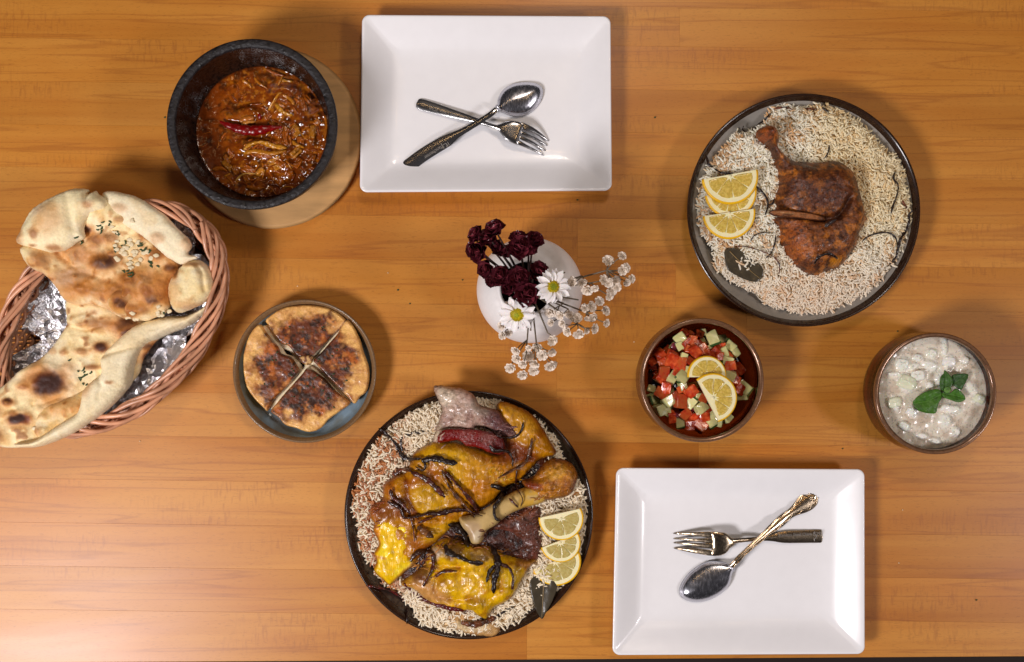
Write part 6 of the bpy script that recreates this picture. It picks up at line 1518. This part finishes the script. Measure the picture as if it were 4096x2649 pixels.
dp = [petal_mesh('petal', .0142, .0074, .18, -.10, M['petal'], nx=5, ny=8, shape=.42, wave=.01), petal_mesh('petal', .0132, .0068, .25, -.22, M['petal'], nx=5, ny=8, shape=.42, wave=.015)]
def daisy(label, x, y, r, z, nx_, ny_, dr, seed):
    c = np.array(W(*FL.p(x, y), z)); t = thing('daisy', label, 'flower', c, 'daisies in the vase'); r_ = random.Random(seed)
    Rw = r / 2.2 * S * (1 - z / D); s_ = Rw / .0165; nrm = Vector((nx_, ny_, 1)).normalized(); O = orient(nrm).to_4x4()
    V, F, C = [], [], []; n = 240; gr = 2.39996; Rd = dr / 2.2 * S * (1 - z / D)
    parts = [ (np.array([(Rd * .98 * math.sin(v) * math.cos(u), Rd * .98 * math.sin(v) * math.sin(u), Rd * .42 * math.cos(v)) for v in np.linspace(.01, 1.6, 7) for u in np.linspace(0, 2 * math.pi, 20, endpoint=False)]),
              [(j * 20 + i, (j + 1) * 20 + i, (j + 1) * 20 + (i + 1) % 20, j * 20 + (i + 1) % 20) for j in range(6) for i in range(20)], None)]
    cols = [np.tile(lin((150, 150, 20)), (140, 1))]
    for i in range(n):
        q = math.sqrt((i + .5) / n); a = i * gr; zz = Rd * .42 * math.sqrt(max(0, 1 - q * q)); h = .0009 * (.6 + .6 * q)
        bx, by = Rd * q * math.cos(a), Rd * q * math.sin(a); w_ = Rd * .045
        parts.append((np.array([(bx - w_, by - w_, zz), (bx + w_, by - w_, zz), (bx + w_, by + w_, zz), (bx - w_, by + w_, zz), (bx, by, zz + h)]), [(0, 1, 4), (1, 2, 4), (2, 3, 4), (3, 0, 4)], None))
        cl_ = (226, 196, 10) if q > .55 else (((176, 176, 40) if seed == 1 else (220, 200, 16)) if q > .3 else ((140, 156, 44) if seed == 1 else (184, 190, 40)))
        cols.append(np.tile(lin(cl_) * r_.uniform(.8, 1.15), (5, 1)))
    V, F, _ = join(parts); me = raw_mesh('flower_disc', V, F, M['disc'], np.vstack(cols), smooth=False)
    o = bpy.data.objects.new('flower_disc', me); COL.objects.link(o); o.parent = t; o.matrix_local = O
    for lay in range(2):
        n_ = 14 if lay == 0 else 12
        for i in range(n_):
            a = 2 * math.pi * (i + .5 * lay) / n_ + r_.uniform(-.1, .1)
            p = bpy.data.objects.new('petal', r_.choice(dp)); COL.objects.link(p); p.parent = t
            p.matrix_local = O @ Matrix.Rotation(a, 4, 'Z') @ Matrix.Translation((Rd * .75, 0, .0002 + .0009 * lay)) @ Matrix.Rotation(-(.02 + .22 * lay + r_.uniform(-.14, .14)), 4, 'Y') @ Matrix.Rotation(r_.uniform(-.3, .3), 4, 'X') @ Matrix.Scale(s_ * r_.uniform(.86, 1.04) * .92, 4)
    p1 = -np.array(nrm) * .003; p0 = mouth - c
    P = cat([p0, p0 * .4 + p1 * .6 + np.array([0, 0, -.01]), p1], closed=False, n=6); V, F = tube(P, .0015, 6)
    o = bpy.data.objects.new('stem', raw_mesh('stem', V, F, M['stem'])); COL.objects.link(o); o.parent = t
daisy('white daisy beside the cream blossoms, with greenish yellow centre', 905, 655, 150, .178, .25, .05, 62, 1)
daisy('white daisy over the lower edge of the vase, with bright yellow centre', 590, 898, 162, .165, -.15, -.35, 68, 2)

def blossom_mesh(seed):
    r_ = random.Random(seed); parts = []
    for lay, (n_, el, L) in enumerate(((8, .12, 1.0), (7, .45, .84), (5, .8, .62), (3, 1.15, .42))):
        for i in range(n_):
            a = 2 * math.pi * (i + lay * .4) / n_ + r_.uniform(-.15, .15); V, F = [], []
            for j in range(5):
                v = j / 4; wd = .78 * L * math.sin(math.pi * min(1, v * .74 + .14)) ** .5
                for k_ in range(3):
                    u = k_ - 1; V.append((.12 + L * .95 * v - .06 * u * u, wd * .5 * u, .25 * u * u * wd + .12 * v * v))
            for j in range(4):
                for k_ in range(2): F.append((j * 3 + k_, (j + 1) * 3 + k_, (j + 1) * 3 + k_ + 1, j * 3 + k_ + 1))
            Rm = Matrix.Rotation(a, 3, 'Z') @ Matrix.Rotation(-(el + r_.uniform(-.12, .12)), 3, 'Y')
            V = np.array([tuple(Rm @ Vector(v_)) for v_ in V]); V[:, 2] += .08 * lay
            parts.append((V, F, None))
    # little cone below
    K = 8; V = [(.3 * math.cos(6.283 * i / K), .3 * math.sin(6.283 * i / K), .05) for i in range(K)] + [(0, 0, -.55)]
    parts.append((np.array(V), [(i, (i + 1) % K, K)[::-1] for i in range(K)], None))
    V, F, _ = join(parts); return raw_mesh('blossom', V, F, M['cream'])
blm = [blossom_mesh(i) for i in range(4)]
def cream_spray(label, bl, nodes, z0, z1, seed):
    root = mouth + np.array([.004, -.004, .004])
    t = thing('cream_flower_spray', label, 'flower', root, 'cream blossom sprays in the vase'); r_ = random.Random(seed)
    nd = []
    for (x, y, z) in nodes:
        c = np.array(W(*FL.p(x, y), z)); nd.append(c); stemline(t, root, c, (root + c) / 2 + np.array([0, 0, .006]), .0012, M['stem'])
    for (x, y, r) in bl:
        z = r_.uniform(z0, z1); c = np.array(W(*FL.p(x, y), z)); Rw = r / 2.2 * S * (1 - z / D)
        n0 = min(nd, key=lambda q: np.linalg.norm(q[:2] - c[:2])); d = c - n0; d2 = Vector((d[0], d[1], 0)); 
        if d2.length > 0: d2.normalize()
        nrm = (Vector((d2.x * .6, d2.y * .6, 1)) + Vector((r_.uniform(-.35, .35), r_.uniform(-.35, .35), 0))).normalized()
        stemline(t, n0, c - np.array(nrm) * Rw * .4, (n0 + c) / 2 + np.array([r_.uniform(-.002, .002), r_.uniform(-.002, .002), -.004]), .00075, M['stem'], 'twig')
        b = bpy.data.objects.new('blossom', r_.choice(blm)); COL.objects.link(b); b.parent = t
        b.matrix_local = Matrix.Translation(Vector(c - ORG[t.name])) @ orient(nrm, r_.uniform(0, 6)).to_4x4() @ Matrix.Scale(Rw * .98, 4)
cream_spray('cream blossom spray reaching furthest from the vase towards the chicken plate', [(1390, 430, 55), (1510, 387, 44), (1515, 505, 52), (1545, 490, 46), (1592, 585, 42), (1556, 612, 40), (1350, 600, 52), (1395, 620, 44), (1450, 598, 55), (1420, 685, 54), (1400, 735, 42), (1470, 660, 40), (1208, 680, 55), (1162, 615, 46), (1082, 608, 46), (1272, 665, 38)],
            [(1010, 528, .150), (1160, 560, .150), (1240, 620, .150), (1380, 510, .152)], .150, .170, 3)
cream_spray('cream blossom spray spreading over the shaded right flank of the vase', [(1312, 785, 46), (1240, 832, 52), (1185, 845, 42), (1365, 868, 46), (1250, 920, 46), (1115, 932, 50), (1050, 890, 46), (970, 905, 44), (880, 880, 48), (890, 970, 36), (990, 980, 38), (1035, 1046, 46), (1130, 1062, 55), (1265, 1022, 48), (1370, 972, 40), (1200, 1040, 32), (935, 890, 34), (1205, 930, 30)],
            [(1130, 770, .125), (1040, 850, .120), (1200, 880, .125), (1000, 800, .125), (1120, 980, .122)], .120, .145, 4)
cream_spray('cream blossom spray hanging below the vase towards the lamb plate', [(895, 1125, 52), (580, 1212, 44), (765, 1186, 46), (692, 1190, 30), (686, 1262, 55), (810, 1255, 52), (895, 1230, 42), (586, 1285, 46), (640, 1335, 42), (745, 1325, 50), (530, 1365, 50), (735, 1388, 50), (880, 1345, 56), (905, 1330, 40), (636, 1425, 48), (455, 1000, 42), (515, 1060, 36), (465, 1082, 40)],
            [(710, 1040, .125), (860, 1060, .120), (680, 1120, .125), (760, 1150, .125), (520, 1010, .130)], .120, .140, 5)
